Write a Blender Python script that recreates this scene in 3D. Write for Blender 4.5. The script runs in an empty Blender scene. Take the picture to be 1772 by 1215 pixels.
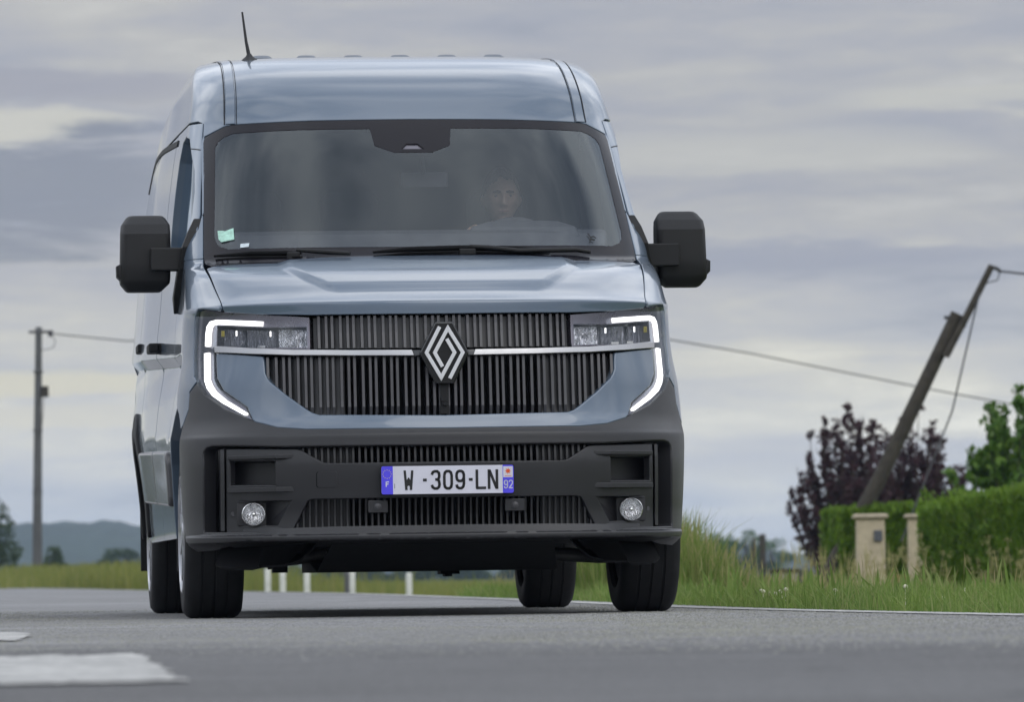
import bpy, bmesh, math, random
import numpy as np
from mathutils import Vector, Matrix
from mathutils.geometry import delaunay_2d_cdt

S = bpy.context.scene
COL = S.collection
R = math.radians
random.seed(7)
RNG = np.random.default_rng(11)

# ------------------------------------------------------------------ camera
CAM_H = 0.163
cam_data = bpy.data.cameras.new('camera')
cam_data.lens = 200.0
cam_data.sensor_width = 36.0
cam_data.clip_start = 0.1
cam_data.clip_end = 20000.0
cam_data.dof.use_dof = True
cam_data.dof.focus_distance = 22.6
cam_data.dof.aperture_fstop = 9.0
cam = bpy.data.objects.new('camera', cam_data)
COL.objects.link(cam)
_p, _r = math.atan((992.98 - 607.5) / 9844.0), 0.01478
_f = Vector((0, math.cos(_p), math.sin(_p)))
_u0 = Vector((0, -math.sin(_p), math.cos(_p)))
_x0 = Vector((1, 0, 0))
_x = math.cos(_r) * _x0 - math.sin(_r) * _u0
_u = math.sin(_r) * _x0 + math.cos(_r) * _u0
_m = Matrix((( _x.x, _u.x, -_f.x, 0), (_x.y, _u.y, -_f.y, 0), (_x.z, _u.z, -_f.z, CAM_H), (0, 0, 0, 1)))
cam.matrix_world = _m
S.camera = cam

# ------------------------------------------------------------------ view
S.view_settings.view_transform = 'Standard'
S.view_settings.look = 'None'
S.view_settings.exposure = 0.0
S.view_settings.gamma = 1.0
S.cycles.use_denoising = True
S.cycles.max_bounces = 10
S.cycles.transparent_max_bounces = 24
S.cycles.volume_bounces = 1

# ------------------------------------------------------------------ node helpers
class NT:
    def __init__(self, tree):
        self.t = tree
        self.n = tree.nodes
        self.l = tree.links
    def new(self, kind, **kw):
        nd = self.n.new(kind)
        for k, v in kw.items():
            if hasattr(nd, k):
                setattr(nd, k, v)
            else:
                nd.inputs[k.replace('_', ' ')].default_value = v
        return nd
    def link(self, a, b):
        self.l.new(a, b)
    def val(self, sock, v):
        if isinstance(v, bpy.types.NodeSocket):
            self.l.new(v, sock)
        else:
            sock.default_value = v
    def math(self, op, a, b=0.0, c=None, clamp=False):
        nd = self.n.new('ShaderNodeMath'); nd.operation = op; nd.use_clamp = clamp
        self.val(nd.inputs[0], a); self.val(nd.inputs[1], b)
        if c is not None: self.val(nd.inputs[2], c)
        return nd.outputs[0]
    def mix(self, f, a, b, blend='MIX'):
        nd = self.n.new('ShaderNodeMix'); nd.data_type = 'RGBA'; nd.blend_type = blend
        self.val(nd.inputs[0], f)
        for i, v in ((6, a), (7, b)):
            if not isinstance(v, bpy.types.NodeSocket) and len(v) == 3: v = (*v, 1)
            self.val(nd.inputs[i], v)
        return nd.outputs[2]
    def ramp(self, f, stops, interp='LINEAR'):
        nd = self.n.new('ShaderNodeValToRGB'); cr = nd.color_ramp; cr.interpolation = interp
        while len(cr.elements) < len(stops): cr.elements.new(0.5)
        for e, (p, c) in zip(cr.elements, stops):
            e.position = p
            e.color = (c, c, c, 1) if isinstance(c, (int, float)) else (*c, 1)
        self.val(nd.inputs[0], f)
        return nd.outputs[0]
    def noise(self, vec, scale, detail=3.0, rough=0.55, dist=0.0):
        nd = self.n.new('ShaderNodeTexNoise')
        nd.inputs['Scale'].default_value = scale; nd.inputs['Detail'].default_value = detail
        nd.inputs['Roughness'].default_value = rough; nd.inputs['Distortion'].default_value = dist
        if vec is not None: self.l.new(vec, nd.inputs['Vector'])
        return nd.outputs['Fac']
    def comb(self, x, y, z):
        nd = self.n.new('ShaderNodeCombineXYZ')
        for i, v in enumerate((x, y, z)): self.val(nd.inputs[i], v)
        return nd.outputs[0]
    def maprange(self, v, a, b, c=0.0, d=1.0, smooth=False):
        nd = self.n.new('ShaderNodeMapRange'); nd.clamp = True
        nd.interpolation_type = 'SMOOTHSTEP' if smooth else 'LINEAR'
        self.val(nd.inputs[0], v)
        for i, q in zip((1, 2, 3, 4), (a, b, c, d)): nd.inputs[i].default_value = q
        return nd.outputs[0]

# ------------------------------------------------------------------ sky and sun
SUN_EL, SUN_ROT = R(42), R(150)
world = bpy.data.worlds.new('World')
S.world = world
world.use_nodes = True
W = NT(world.node_tree)
W.n.clear()
w_out = W.new('ShaderNodeOutputWorld')
w_bg = W.new('ShaderNodeBackground')
w_bg.inputs['Strength'].default_value = 0.1
W.link(w_bg.outputs[0], w_out.inputs[0])
w_tc = W.new('ShaderNodeTexCoord')
w_sep = W.new('ShaderNodeSeparateXYZ')
W.link(w_tc.outputs['Generated'], w_sep.inputs[0])
dx, dy, dz = w_sep.outputs
w_sky = W.new('ShaderNodeTexSky')
w_sky.sky_type = 'NISHITA'
w_sky.sun_disc = False
w_sky.sun_elevation = SUN_EL
w_sky.sun_rotation = SUN_ROT
w_sky.air_density = 1.2
w_sky.dust_density = 2.0
el = W.math('ARCSINE', W.math('MINIMUM', W.math('MAXIMUM', dz, -1.0), 1.0))
hor = W.math('SQRT', W.math('ADD', W.math('MULTIPLY', dx, dx), W.math('MULTIPLY', dy, dy)))
ux = W.math('DIVIDE', dx, W.math('MAXIMUM', hor, 0.05))
uy = W.math('DIVIDE', dy, W.math('MAXIMUM', hor, 0.05))
# long flat cloud banks near the horizon: stretched sideways, thin in height
v1 = W.comb(W.math('MULTIPLY', ux, 9.0), W.math('MULTIPLY', uy, 9.0), W.math('MULTIPLY', el, 62.0))
v2 = W.comb(W.math('MULTIPLY', ux, 30.0), W.math('MULTIPLY', uy, 30.0), W.math('MULTIPLY', el, 170.0))
n1 = W.noise(v1, 1.0, 4.0, 0.5, 0.5)
n2 = W.noise(v2, 1.0, 6.0, 0.62, 0.3)
low = W.math('ADD', W.math('MULTIPLY', n1, 0.60), W.math('MULTIPLY', n2, 0.40))
# brightness by height: white above the horizon, a grey belt of cloud above that
base_l = W.ramp(W.math('MULTIPLY', el, 5.0), [(0.0, (6.6, 6.85, 7.2)), (0.10, (6.3, 6.45, 6.7)), (0.18, (5.9, 5.95, 5.95)), (0.25, (5.0, 5.1, 5.4)), (0.33, (4.1, 4.25, 4.8)), (0.42, (4.3, 4.45, 4.95)), (0.52, (4.6, 4.7, 5.1)), (0.70, (5.2, 5.3, 5.7))])
tint = W.ramp(low, [(0.34, (0.68, 0.72, 0.82)), (0.43, (0.88, 0.905, 0.96)), (0.51, (1.0, 1.0, 1.0)), (0.58, (1.13, 1.11, 1.03)), (0.68, (1.42, 1.38, 1.22))])
low_col = W.mix(1.0, base_l, tint, 'MULTIPLY')
def bank(cx, ce, wx, we, col, amt, src):
    # one cloud bank or gap standing in a fixed direction, with ragged edges
    wob = W.math('MULTIPLY', W.math('SUBTRACT', n2, 0.5), we * 3.2)
    wob2 = W.math('MULTIPLY', W.math('SUBTRACT', n1, 0.5), we * 2.0)
    a = W.math('DIVIDE', W.math('SUBTRACT', ux, cx), wx)
    b = W.math('DIVIDE', W.math('ADD', W.math('SUBTRACT', el, ce), W.math('ADD', wob, wob2)), we)
    r2 = W.math('ADD', W.math('MULTIPLY', a, a), W.math('MULTIPLY', b, b))
    front = W.math('GREATER_THAN', uy, 0.0)
    m = W.math('MULTIPLY', W.math('MULTIPLY', W.maprange(r2, 0.25, 1.35, 1.0, 0.0, True), amt), front)
    return W.mix(m, src, col)
low_col = bank(-0.090, 0.0685, 0.040, 0.0100, (2.75, 3.0, 3.65), 0.9, low_col)
low_col = bank(-0.094, 0.0800, 0.032, 0.0035, (6.3, 6.25, 5.75), 0.85, low_col)
low_col = bank(-0.080, 0.0870, 0.030, 0.0030, (3.5, 3.6, 4.3), 0.6, low_col)
low_col = bank(0.050, 0.0550, 0.045, 0.0040, (3.5, 3.75, 4.6), 0.75, low_col)
low_col = bank(0.085, 0.0830, 0.030, 0.0030, (6.0, 6.0, 5.6), 0.6, low_col)
low_col = bank(0.045, 0.0740, 0.040, 0.0040, (5.5, 5.55, 5.4), 0.55, low_col)
low_col = bank(-0.080, 0.0345, 0.022, 0.0022, (7.2, 6.9, 5.6), 0.75, low_col)
low_col = bank(-0.070, 0.0290, 0.040, 0.0020, (7.0, 6.8, 6.0), 0.55, low_col)
low_col = bank(0.060, 0.0200, 0.050, 0.0035, (5.3, 5.5, 6.1), 0.5, low_col)
# broken layer of cloud higher up
v3 = W.comb(W.math('MULTIPLY', dx, 2.2), W.math('MULTIPLY', dy, 2.9), W.math('MULTIPLY', dz, 2.2))
n3 = W.noise(v3, 2.0, 5.0, 0.5, 0.25)
high_col = W.ramp(n3, [(0.33, (5.4, 6.1, 7.5)), (0.45, (8.2, 9.0, 10.3)), (0.53, (11.0, 11.6, 12.8)), (0.64, (15.0, 15.5, 16.2))])
hb = W.ramp(W.math('MULTIPLY', el, 0.5), [(0.10, 1.0), (0.19, 1.15), (0.28, 1.25), (0.36, 1.1), (0.42, 0.85), (0.80, 0.80)])  # unseen bright belt added to the upper sky for the bonnet's reflections
high_col = W.mix(1.0, high_col, hb, 'MULTIPLY')
upf = W.maprange(el, 0.13, 0.42, 0.0, 1.0, True)
cloud = W.mix(upf, low_col, high_col)
# brighter, whiter air right above the horizon
hz = W.maprange(el, 0.0, 0.012, 1.0, 0.0, True)
cloud = W.mix(W.math('MULTIPLY', hz, 0.75), cloud, (6.4, 6.6, 6.9))
cover = W.maprange(n3, 0.2, 0.4, 0.88, 0.97)
sky_col = W.mix(cover, w_sky.outputs[0], cloud)
W.link(sky_col, w_bg.inputs['Color'])

sun_data = bpy.data.lights.new('sun', 'SUN')
sun_data.energy = 0.7
sun_data.angle = R(45)
sun_data.color = (1.0, 0.96, 0.9)
sun = bpy.data.objects.new('sun', sun_data)
COL.objects.link(sun)
_d = Vector((math.sin(SUN_ROT) * math.cos(SUN_EL), math.cos(SUN_ROT) * math.cos(SUN_EL), math.sin(SUN_EL)))
sun.rotation_euler = _d.to_track_quat('Z', 'Y').to_euler()
sun.location = (0, 0, 60)
# ------------------------------------------------------------------ materials
def pmat(name, base, rough=0.5, metal=0.0, coat=0.0, spec=0.5, var=0.0, vscale=20.0, bump=0.0, bscale=200.0, emit=None, estr=0.0, coat_rough=0.03, rvar=0.0):
    m = bpy.data.materials.new(name); m.use_nodes = True
    t = NT(m.node_tree); b = t.n['Principled BSDF']
    b.inputs['Base Color'].default_value = (*base, 1)
    b.inputs['Roughness'].default_value = rough
    b.inputs['Metallic'].default_value = metal
    b.inputs['Coat Weight'].default_value = coat
    b.inputs['Coat Roughness'].default_value = coat_rough
    b.inputs['Specular IOR Level'].default_value = spec
    if var or bump or rvar:
        tc = t.new('ShaderNodeTexCoord').outputs['Object']
        if var:
            f = t.noise(tc, vscale, 4.0)
            lo = tuple(c * (1 - var) for c in base); hi = tuple(min(1, c * (1 + var)) for c in base)
            t.link(t.ramp(f, [(0.3, lo), (0.7, hi)]), b.inputs['Base Color'])
        if rvar:
            t.link(t.maprange(t.noise(tc, vscale * 0.7, 4.0), 0.3, 0.7, rough - rvar, rough + rvar), b.inputs['Roughness'])
        if bump:
            bn = t.new('ShaderNodeBump'); bn.inputs['Strength'].default_value = bump; bn.inputs['Distance'].default_value = 0.002
            t.link(t.noise(tc, bscale, 2.0), bn.inputs['Height'])
            t.link(bn.outputs[0], b.inputs['Normal'])
    if emit:
        b.inputs['Emission Color'].default_value = (*emit, 1); b.inputs['Emission Strength'].default_value = estr
    return m

M = {}
M['paint'] = pmat('blue_grey_paint', (0.092, 0.132, 0.188), 0.36, 0.15, 1.0, coat_rough=0.07, rvar=0.02, vscale=3)
M['paint'].node_tree.nodes['Principled BSDF'].inputs['Coat IOR'].default_value = 1.62
M['rib_paint'] = pmat('roof_rib_paint', (0.17, 0.19, 0.22), 0.65, 0.0, 0.0, 0.3, var=0.05)
M['bumper'] = pmat('charcoal_plastic', (0.021, 0.021, 0.024), 0.34, 0, 0, 0.55, var=0.10, vscale=5, bump=0.25, bscale=900)
M['moulding'] = pmat('moulding_plastic', (0.075, 0.074, 0.078), 0.22, 0, 0.3, 0.5, var=0.08, vscale=6)
M['black'] = pmat('matt_black', (0.007, 0.007, 0.008), 0.6, 0, 0, 0.4, var=0.2, vscale=14)
M['deep'] = pmat('deep_black', (0.004, 0.004, 0.005), 0.8, 0, 0, 0.2, var=0.2, vscale=10)
M['gloss'] = pmat('gloss_black', (0.012, 0.012, 0.014), 0.16, 0, 0.6, 0.5, rvar=0.04, vscale=6)
M['frit'] = pmat('black_ceramic_glass', (0.008, 0.007, 0.011), 0.22, 0, 0.0, 0.23, rvar=0.03, vscale=4)
M['mirror_black'] = pmat('mirror_housing_black', (0.010, 0.010, 0.011), 0.5, 0, 0, 0.4, bump=0.2, bscale=800, var=0.1)
M['rib'] = pmat('grille_rib', (0.055, 0.054, 0.060), 0.34, 0, 0.2, 0.5, var=0.12, vscale=9)
M['rib_dark'] = pmat('lower_grille_rib', (0.017, 0.017, 0.019), 0.42, 0, 0, 0.5, var=0.12, vscale=9)
M['satin'] = pmat('satin_aluminium', (0.46, 0.455, 0.46), 0.30, 1.0, 0, 0.5, rvar=0.05, vscale=30)
M['chrome'] = pmat('chrome', (0.82, 0.82, 0.82), 0.07, 1.0, 0, 0.5, rvar=0.02, vscale=30)
M['badge'] = pmat('badge_silver', (0.78, 0.78, 0.80), 0.38, 0.5, 0.2, 0.5, rvar=0.04, vscale=50)
M['rubber'] = pmat('tyre_rubber', (0.012, 0.012, 0.013), 0.7, 0, 0, 0.35, var=0.25, vscale=18, bump=0.3, bscale=300)
M['alloy'] = pmat('wheel_silver', (0.42, 0.42, 0.44), 0.22, 0.85, 0.3, 0.5, var=0.06, vscale=12)
M['lamp_grey'] = pmat('lamp_housing_grey', (0.20, 0.19, 0.22), 0.28, 0.75, 0.3, 0.5, rvar=0.05, vscale=18)
M['lamp_dark'] = pmat('lamp_housing_dark', (0.035, 0.035, 0.038), 0.3, 0.3, 0.3, 0.5, rvar=0.05, vscale=18)
M['drl'] = pmat('daylight_strip', (0.9, 0.9, 0.9), 0.3, emit=(1.0, 0.995, 0.97), estr=1.7, rvar=0.05)
M['plate_white'] = pmat('plate_white', (0.66, 0.66, 0.74), 0.35, 0, 0.2, var=0.03, vscale=20)
M['plate_blue'] = pmat('plate_blue', (0.085, 0.065, 0.78), 0.35, 0, 0.2, var=0.05, vscale=20)
M['plate_black'] = pmat('plate_black', (0.014, 0.014, 0.015), 0.4, var=0.1)
M['plate_yellow'] = pmat('plate_star', (0.62, 0.52, 0.25), 0.4, var=0.1)
M['plate_orange'] = pmat('plate_orange', (0.70, 0.10, 0.02), 0.4, var=0.05)
M['amber'] = pmat('amber_bulb', (0.55, 0.45, 0.05), 0.3, var=0.1)
M['sticker'] = pmat('inspection_sticker', (0.40, 0.66, 0.55), 0.5, var=0.25, vscale=60)
M['sticker_white'] = pmat('paper_white', (0.55, 0.62, 0.66), 0.5, var=0.2, vscale=90)
M['dash'] = pmat('dashboard_plastic', (0.080, 0.081, 0.086), 0.55, 0, 0, 0.4, var=0.15, bump=0.2, bscale=400)
M['seat'] = pmat('seat_fabric', (0.022, 0.022, 0.024), 0.9, 0, 0, 0.2, var=0.2, bump=0.3, bscale=300)
M['liner'] = pmat('cabin_trim', (0.014, 0.014, 0.015), 0.8, 0, 0, 0.3, var=0.2)
M['skin'] = pmat('skin', (0.62, 0.41, 0.30), 0.5, 0, 0, 0.4, var=0.10, vscale=14)
M['brow'] = pmat('eyebrow_hair', (0.16, 0.10, 0.07), 0.8, var=0.2)
M['lip'] = pmat('lip_skin', (0.36, 0.17, 0.14), 0.5, var=0.1)
M['eye'] = pmat('shaded_eye_white', (0.24, 0.18, 0.15), 0.5, var=0.05)  # darkened to near skin tone, shade of the sockets put into the colour
M['iris'] = pmat('eye_iris', (0.07, 0.06, 0.055), 0.5, var=0.1)
M['hair'] = pmat('fair_brown_hair', (0.14, 0.10, 0.07), 0.6, 0, 0, 0.3, var=0.35, vscale=70, bump=0.6, bscale=220)
M['jacket'] = pmat('dark_jacket', (0.022, 0.024, 0.030), 0.85, 0, 0, 0.3, var=0.2, vscale=20)
M['under'] = pmat('underbody', (0.008, 0.008, 0.009), 0.7, 0, 0, 0.3, var=0.3)
M['arm'] = pmat('cast_suspension_arm', (0.10, 0.10, 0.10), 0.45, 0.5, 0, 0.4, var=0.3, vscale=25)

def glass_mat(name, tint, refl, rough=0.0):
    m = bpy.data.materials.new(name); m.use_nodes = True
    t = NT(m.node_tree); t.n.clear()
    o = t.new('ShaderNodeOutputMaterial'); mx = t.new('ShaderNodeMixShader')
    tr = t.new('ShaderNodeBsdfTransparent'); tr.inputs[0].default_value = (*tint, 1)
    gl = t.new('ShaderNodeBsdfGlossy'); gl.inputs['Roughness'].default_value = rough; gl.inputs['Color'].default_value = (0.86, 0.94, 1.0, 1)
    fr = t.new('ShaderNodeFresnel'); fr.inputs['IOR'].default_value = 1.5
    f = t.math('MULTIPLY', fr.outputs[0], refl, clamp=True)
    t.link(f, mx.inputs[0]); t.link(tr.outputs[0], mx.inputs[1]); t.link(gl.outputs[0], mx.inputs[2])
    t.link(mx.outputs[0], o.inputs[0])
    return m
M['glass'] = glass_mat('windscreen_glass', (0.80, 0.83, 0.87), 1.55)
M['sideglass'] = glass_mat('tinted_side_glass', (0.10, 0.11, 0.115), 1.6)
M['lens'] = glass_mat('clear_lens', (0.93, 0.93, 0.94), 1.0)

def fluted_mat(name, base, scale, aniso):
    m = pmat(name, base, 0.14, 1.0)
    t = NT(m.node_tree); b = t.n['Principled BSDF']
    tc = t.new('ShaderNodeTexCoord').outputs['Object']
    mp = t.new('ShaderNodeMapping'); mp.inputs['Scale'].default_value = aniso; t.link(tc, mp.inputs[0])
    bn = t.new('ShaderNodeBump'); bn.inputs['Strength'].default_value = 1.0; bn.inputs['Distance'].default_value = 0.02
    t.link(t.noise(mp.outputs[0], scale, 3.0, 0.6, 1.2), bn.inputs['Height'])
    t.link(bn.outputs[0], b.inputs['Normal'])
    return m
M['reflector'] = fluted_mat('faceted_reflector', (0.62, 0.62, 0.66), 30.0, (2.4, 1.0, 0.8))
M['fog_reflector'] = fluted_mat('fog_lamp_reflector', (0.95, 0.95, 0.95), 26.0, (2.2, 1.0, 0.7))
M['reflector_dark'] = fluted_mat('dark_fluted_reflector', (0.16, 0.16, 0.18), 26.0, (3.5, 1.0, 0.25))

def leaf_mat(name, cols, rough=0.6, trans=0.25):
    m = bpy.data.materials.new(name); m.use_nodes = True
    t = NT(m.node_tree); b = t.n['Principled BSDF']
    g = t.new('ShaderNodeNewGeometry')
    n = len(cols)
    c = t.ramp(g.outputs['Random Per Island'], [((i + 0.5) / n, q) for i, q in enumerate(cols)])
    tc = t.new('ShaderNodeTexCoord').outputs['Object']
    c2 = t.mix(t.maprange(t.noise(tc, 0.9, 3.0), 0.35, 0.65, 0.0, 0.35), c, tuple(sum(q[i] for q in cols) / n * (1.5 if i < 2 else 1.0) for i in range(3)))
    t.link(c2, b.inputs['Base Color'])
    b.inputs['Roughness'].default_value = rough
    b.inputs['Specular IOR Level'].default_value = 0.25
    tl = t.new('ShaderNodeBsdfTranslucent'); t.link(c2, tl.inputs[0])
    mx = t.new('ShaderNodeMixShader'); mx.inputs[0].default_value = trans
    o = t.n['Material Output']
    t.link(b.outputs[0], mx.inputs[1]); t.link(tl.outputs[0], mx.inputs[2]); t.link(mx.outputs[0], o.inputs[0])
    return m
M['grass'] = leaf_mat('verge_grass', [(0.10, 0.17, 0.035), (0.15, 0.22, 0.05), (0.20, 0.26, 0.07), (0.26, 0.27, 0.10), (0.12, 0.20, 0.04)], trans=0.35)
M['grass_fresh'] = leaf_mat('fresh_grass', [(0.11, 0.19, 0.042), (0.16, 0.25, 0.06), (0.22, 0.30, 0.085), (0.13, 0.21, 0.05), (0.27, 0.30, 0.12)], trans=0.35)
M['straw'] = leaf_mat('seeding_grass', [(0.30, 0.27, 0.13), (0.36, 0.33, 0.17), (0.25, 0.25, 0.10), (0.33, 0.28, 0.16)], trans=0.3)
M['far_grass'] = leaf_mat('far_grass', [(0.17, 0.20, 0.05), (0.22, 0.23, 0.07), (0.14, 0.18, 0.045), (0.26, 0.25, 0.09)], trans=0.3)
M['hedge'] = leaf_mat('conifer_spray', [(0.075, 0.155, 0.013), (0.115, 0.21, 0.018), (0.165, 0.27, 0.026), (0.09, 0.17, 0.015), (0.13, 0.19, 0.03)], trans=0.2)
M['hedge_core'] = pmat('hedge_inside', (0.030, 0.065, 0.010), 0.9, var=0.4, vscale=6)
M['plum'] = leaf_mat('purple_leaf', [(0.035, 0.018, 0.028), (0.055, 0.026, 0.036), (0.075, 0.034, 0.042), (0.045, 0.022, 0.032)], trans=0.2)
M['laurel'] = leaf_mat('glossy_green_leaf', [(0.045, 0.11, 0.016), (0.07, 0.15, 0.02), (0.10, 0.20, 0.03), (0.15, 0.24, 0.04)], rough=0.45, trans=0.25)
M['tree_leaf'] = leaf_mat('dark_tree_leaf', [(0.025, 0.045, 0.018), (0.035, 0.06, 0.02), (0.05, 0.075, 0.026)], trans=0.15)
M['tree_leaf_mid'] = leaf_mat('mid_tree_leaf', [(0.06, 0.11, 0.03), (0.08, 0.14, 0.035), (0.05, 0.095, 0.03)], trans=0.15)
M['flower'] = pmat('clover_white', (0.62, 0.60, 0.45), 0.7, var=0.1)
M['bark'] = pmat('bark', (0.06, 0.045, 0.035), 0.9, var=0.3, vscale=12)
M['concrete'] = pmat('pole_concrete', (0.105, 0.105, 0.108), 0.85, var=0.2, vscale=4)
M['weathered'] = pmat('weathered_timber', (0.048, 0.041, 0.032), 0.9, var=0.35, vscale=7, bump=0.4, bscale=60)
M['wire'] = pmat('cable', (0.05, 0.05, 0.055), 0.6, var=0.1)
M['post_white'] = pmat('post_white_paint', (0.68, 0.68, 0.64), 0.6, var=0.12, vscale=9)
M['render'] = pmat('cream_render', (0.52, 0.44, 0.31), 0.9, var=0.16, vscale=7, bump=0.5, bscale=45)
M['capstone'] = pmat('cap_stone', (0.40, 0.34, 0.25), 0.9, var=0.25, vscale=9, bump=0.5, bscale=40)
M['grey_box'] = pmat('grey_box', (0.10, 0.105, 0.12), 0.5, var=0.15)
M['ochre'] = pmat('ochre_board', (0.34, 0.24, 0.07), 0.8, var=0.2)
M['lowwall'] = pmat('low_wall_concrete', (0.34, 0.32, 0.27), 0.9, var=0.2, vscale=6)
M['blue_bin'] = pmat('blue_grey_plastic', (0.06, 0.08, 0.12), 0.5, var=0.15)
M['hill'] = pmat('wooded_hill', (0.022, 0.034, 0.022), 0.95, var=0.45, vscale=0.03)

def asphalt_mat():
    m = bpy.data.materials.new('asphalt'); m.use_nodes = True
    t = NT(m.node_tree); b = t.n['Principled BSDF']
    g = t.new('ShaderNodeTexCoord').outputs['Object']
    big = t.noise(g, 0.35, 4.0, 0.6, 0.8)
    mid = t.noise(g, 2.3, 5.0, 0.65, 0.6)
    fine = t.noise(g, 90.0, 2.0, 0.7)
    vo = t.new('ShaderNodeTexVoronoi'); vo.inputs['Scale'].default_value = 85.0; t.link(g, vo.inputs['Vector'])
    stone = t.ramp(t.math('MULTIPLY', vo.outputs['Distance'], 1.0), [(0.0, (0.42, 0.415, 0.415)), (0.35, (0.29, 0.288, 0.29)), (0.75, (0.12, 0.12, 0.122))])
    c = t.mix(t.maprange(mid, 0.3, 0.7, 0.0, 0.55), stone, (0.23, 0.229, 0.232))
    c = t.mix(t.maprange(big, 0.45, 0.7, 0.0, 0.55), c, (0.37, 0.37, 0.38))
    c = t.mix(t.maprange(t.noise(g, 0.8, 3.0, 0.5, 1.5), 0.62, 0.72, 0.0, 0.45), c, (0.14, 0.14, 0.143))
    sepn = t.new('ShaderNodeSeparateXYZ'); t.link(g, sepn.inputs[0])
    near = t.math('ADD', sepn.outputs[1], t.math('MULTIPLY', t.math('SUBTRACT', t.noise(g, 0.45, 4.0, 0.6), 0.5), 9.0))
    dk = t.maprange(near, 11.0, 16.5, 0.55, 1.0, True)  # foreground darkening painted into the asphalt colour, with a ragged edge
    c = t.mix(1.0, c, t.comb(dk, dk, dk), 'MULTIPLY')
    # old filled cracks
    vc = t.new('ShaderNodeTexVoronoi'); vc.feature = 'DISTANCE_TO_EDGE'; vc.inputs['Scale'].default_value = 0.42
    mp = t.new('ShaderNodeVectorMath'); mp.operation = 'ADD'
    nz = t.new('ShaderNodeTexNoise'); nz.inputs['Scale'].default_value = 1.4; nz.inputs['Detail'].default_value = 5.0; t.link(g, nz.inputs['Vector'])
    t.link(g, mp.inputs[0]); t.link(nz.outputs['Color'], mp.inputs[1]); t.link(mp.outputs[0], vc.inputs['Vector'])
    cr = t.maprange(vc.outputs['Distance'], 0.004, 0.012, 0.55, 0.0)
    c = t.mix(cr, c, (0.05, 0.05, 0.052))
    sp = t.noise(g, 260.0, 1.0)
    c = t.mix(t.maprange(sp, 0.72, 0.8, 0.0, 0.5), c, (0.42, 0.42, 0.40))
    t.link(c, b.inputs['Base Color'])
    t.link(t.maprange(mid, 0.3, 0.7, 0.72, 0.9), b.inputs['Roughness'])
    b.inputs['Specular IOR Level'].default_value = 0.3
    bn = t.new('ShaderNodeBump'); bn.inputs['Strength'].default_value = 0.9; bn.inputs['Distance'].default_value = 0.006
    h = t.math('ADD', t.math('MULTIPLY', vo.outputs['Distance'], -1.0), t.math('ADD', t.math('MULTIPLY', mid, 2.0), fine))
    t.link(h, bn.inputs['Height']); t.link(bn.outputs[0], b.inputs['Normal'])
    return m
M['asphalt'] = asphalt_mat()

M['chips'] = leaf_mat('stone_chips', [(0.17, 0.17, 0.173), (0.21, 0.21, 0.213), (0.25, 0.25, 0.252), (0.29, 0.29, 0.292), (0.22, 0.22, 0.225), (0.33, 0.33, 0.33)], rough=0.8, trans=0.0)

def marking_mat():
    m = bpy.data.materials.new('road_paint'); m.use_nodes = True
    t = NT(m.node_tree); b = t.n['Principled BSDF']
    g = t.new('ShaderNodeTexCoord').outputs['Object']
    w = t.maprange(t.noise(g, 22.0, 6.0, 0.75), 0.40, 0.60, 0.0, 1.0)
    w2 = t.maprange(t.noise(g, 3.0, 4.0, 0.6), 0.3, 0.6, 0.3, 1.0)
    c = t.mix(t.math('MULTIPLY', w, w2), (0.22, 0.218, 0.212), (0.66, 0.65, 0.62))
    t.link(c, b.inputs['Base Color']); b.inputs['Roughness'].default_value = 0.7
    bn = t.new('ShaderNodeBump'); bn.inputs['Strength'].default_value = 0.5; bn.inputs['Distance'].default_value = 0.004
    t.link(t.noise(g, 90.0, 3.0), bn.inputs['Height']); t.link(bn.outputs[0], b.inputs['Normal'])
    return m
M['marking'] = marking_mat()

def ground_mat():
    m = bpy.data.materials.new('field_soil_grass'); m.use_nodes = True
    t = NT(m.node_tree); b = t.n['Principled BSDF']
    g = t.new('ShaderNodeTexCoord').outputs['Object']
    n = t.noise(g, 0.05, 6.0, 0.6); k = t.noise(g, 3.0, 4.0, 0.7)
    c = t.mix(t.maprange(n, 0.35, 0.65), (0.085, 0.12, 0.035), (0.17, 0.18, 0.065))
    c = t.mix(t.maprange(k, 0.4, 0.7, 0.0, 0.5), c, (0.06, 0.085, 0.025))
    t.link(c, b.inputs['Base Color']); b.inputs['Roughness'].default_value = 0.95
    b.inputs['Specular IOR Level'].default_value = 0.1
    return m
M['ground'] = ground_mat()
# ------------------------------------------------------------------ object helpers
def tag(o, label=None, cat=None, group=None, kind=None):
    if label: o['label'] = label
    if cat: o['category'] = cat
    if group: o['group'] = group
    if kind: o['kind'] = kind
    return o

def empty(name, loc=(0, 0, 0), rz=0.0):
    o = bpy.data.objects.new(name, None); COL.objects.link(o)
    o.location = loc; o.rotation_euler = (0, 0, rz); o.empty_display_size = 0.2
    return o

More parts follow.
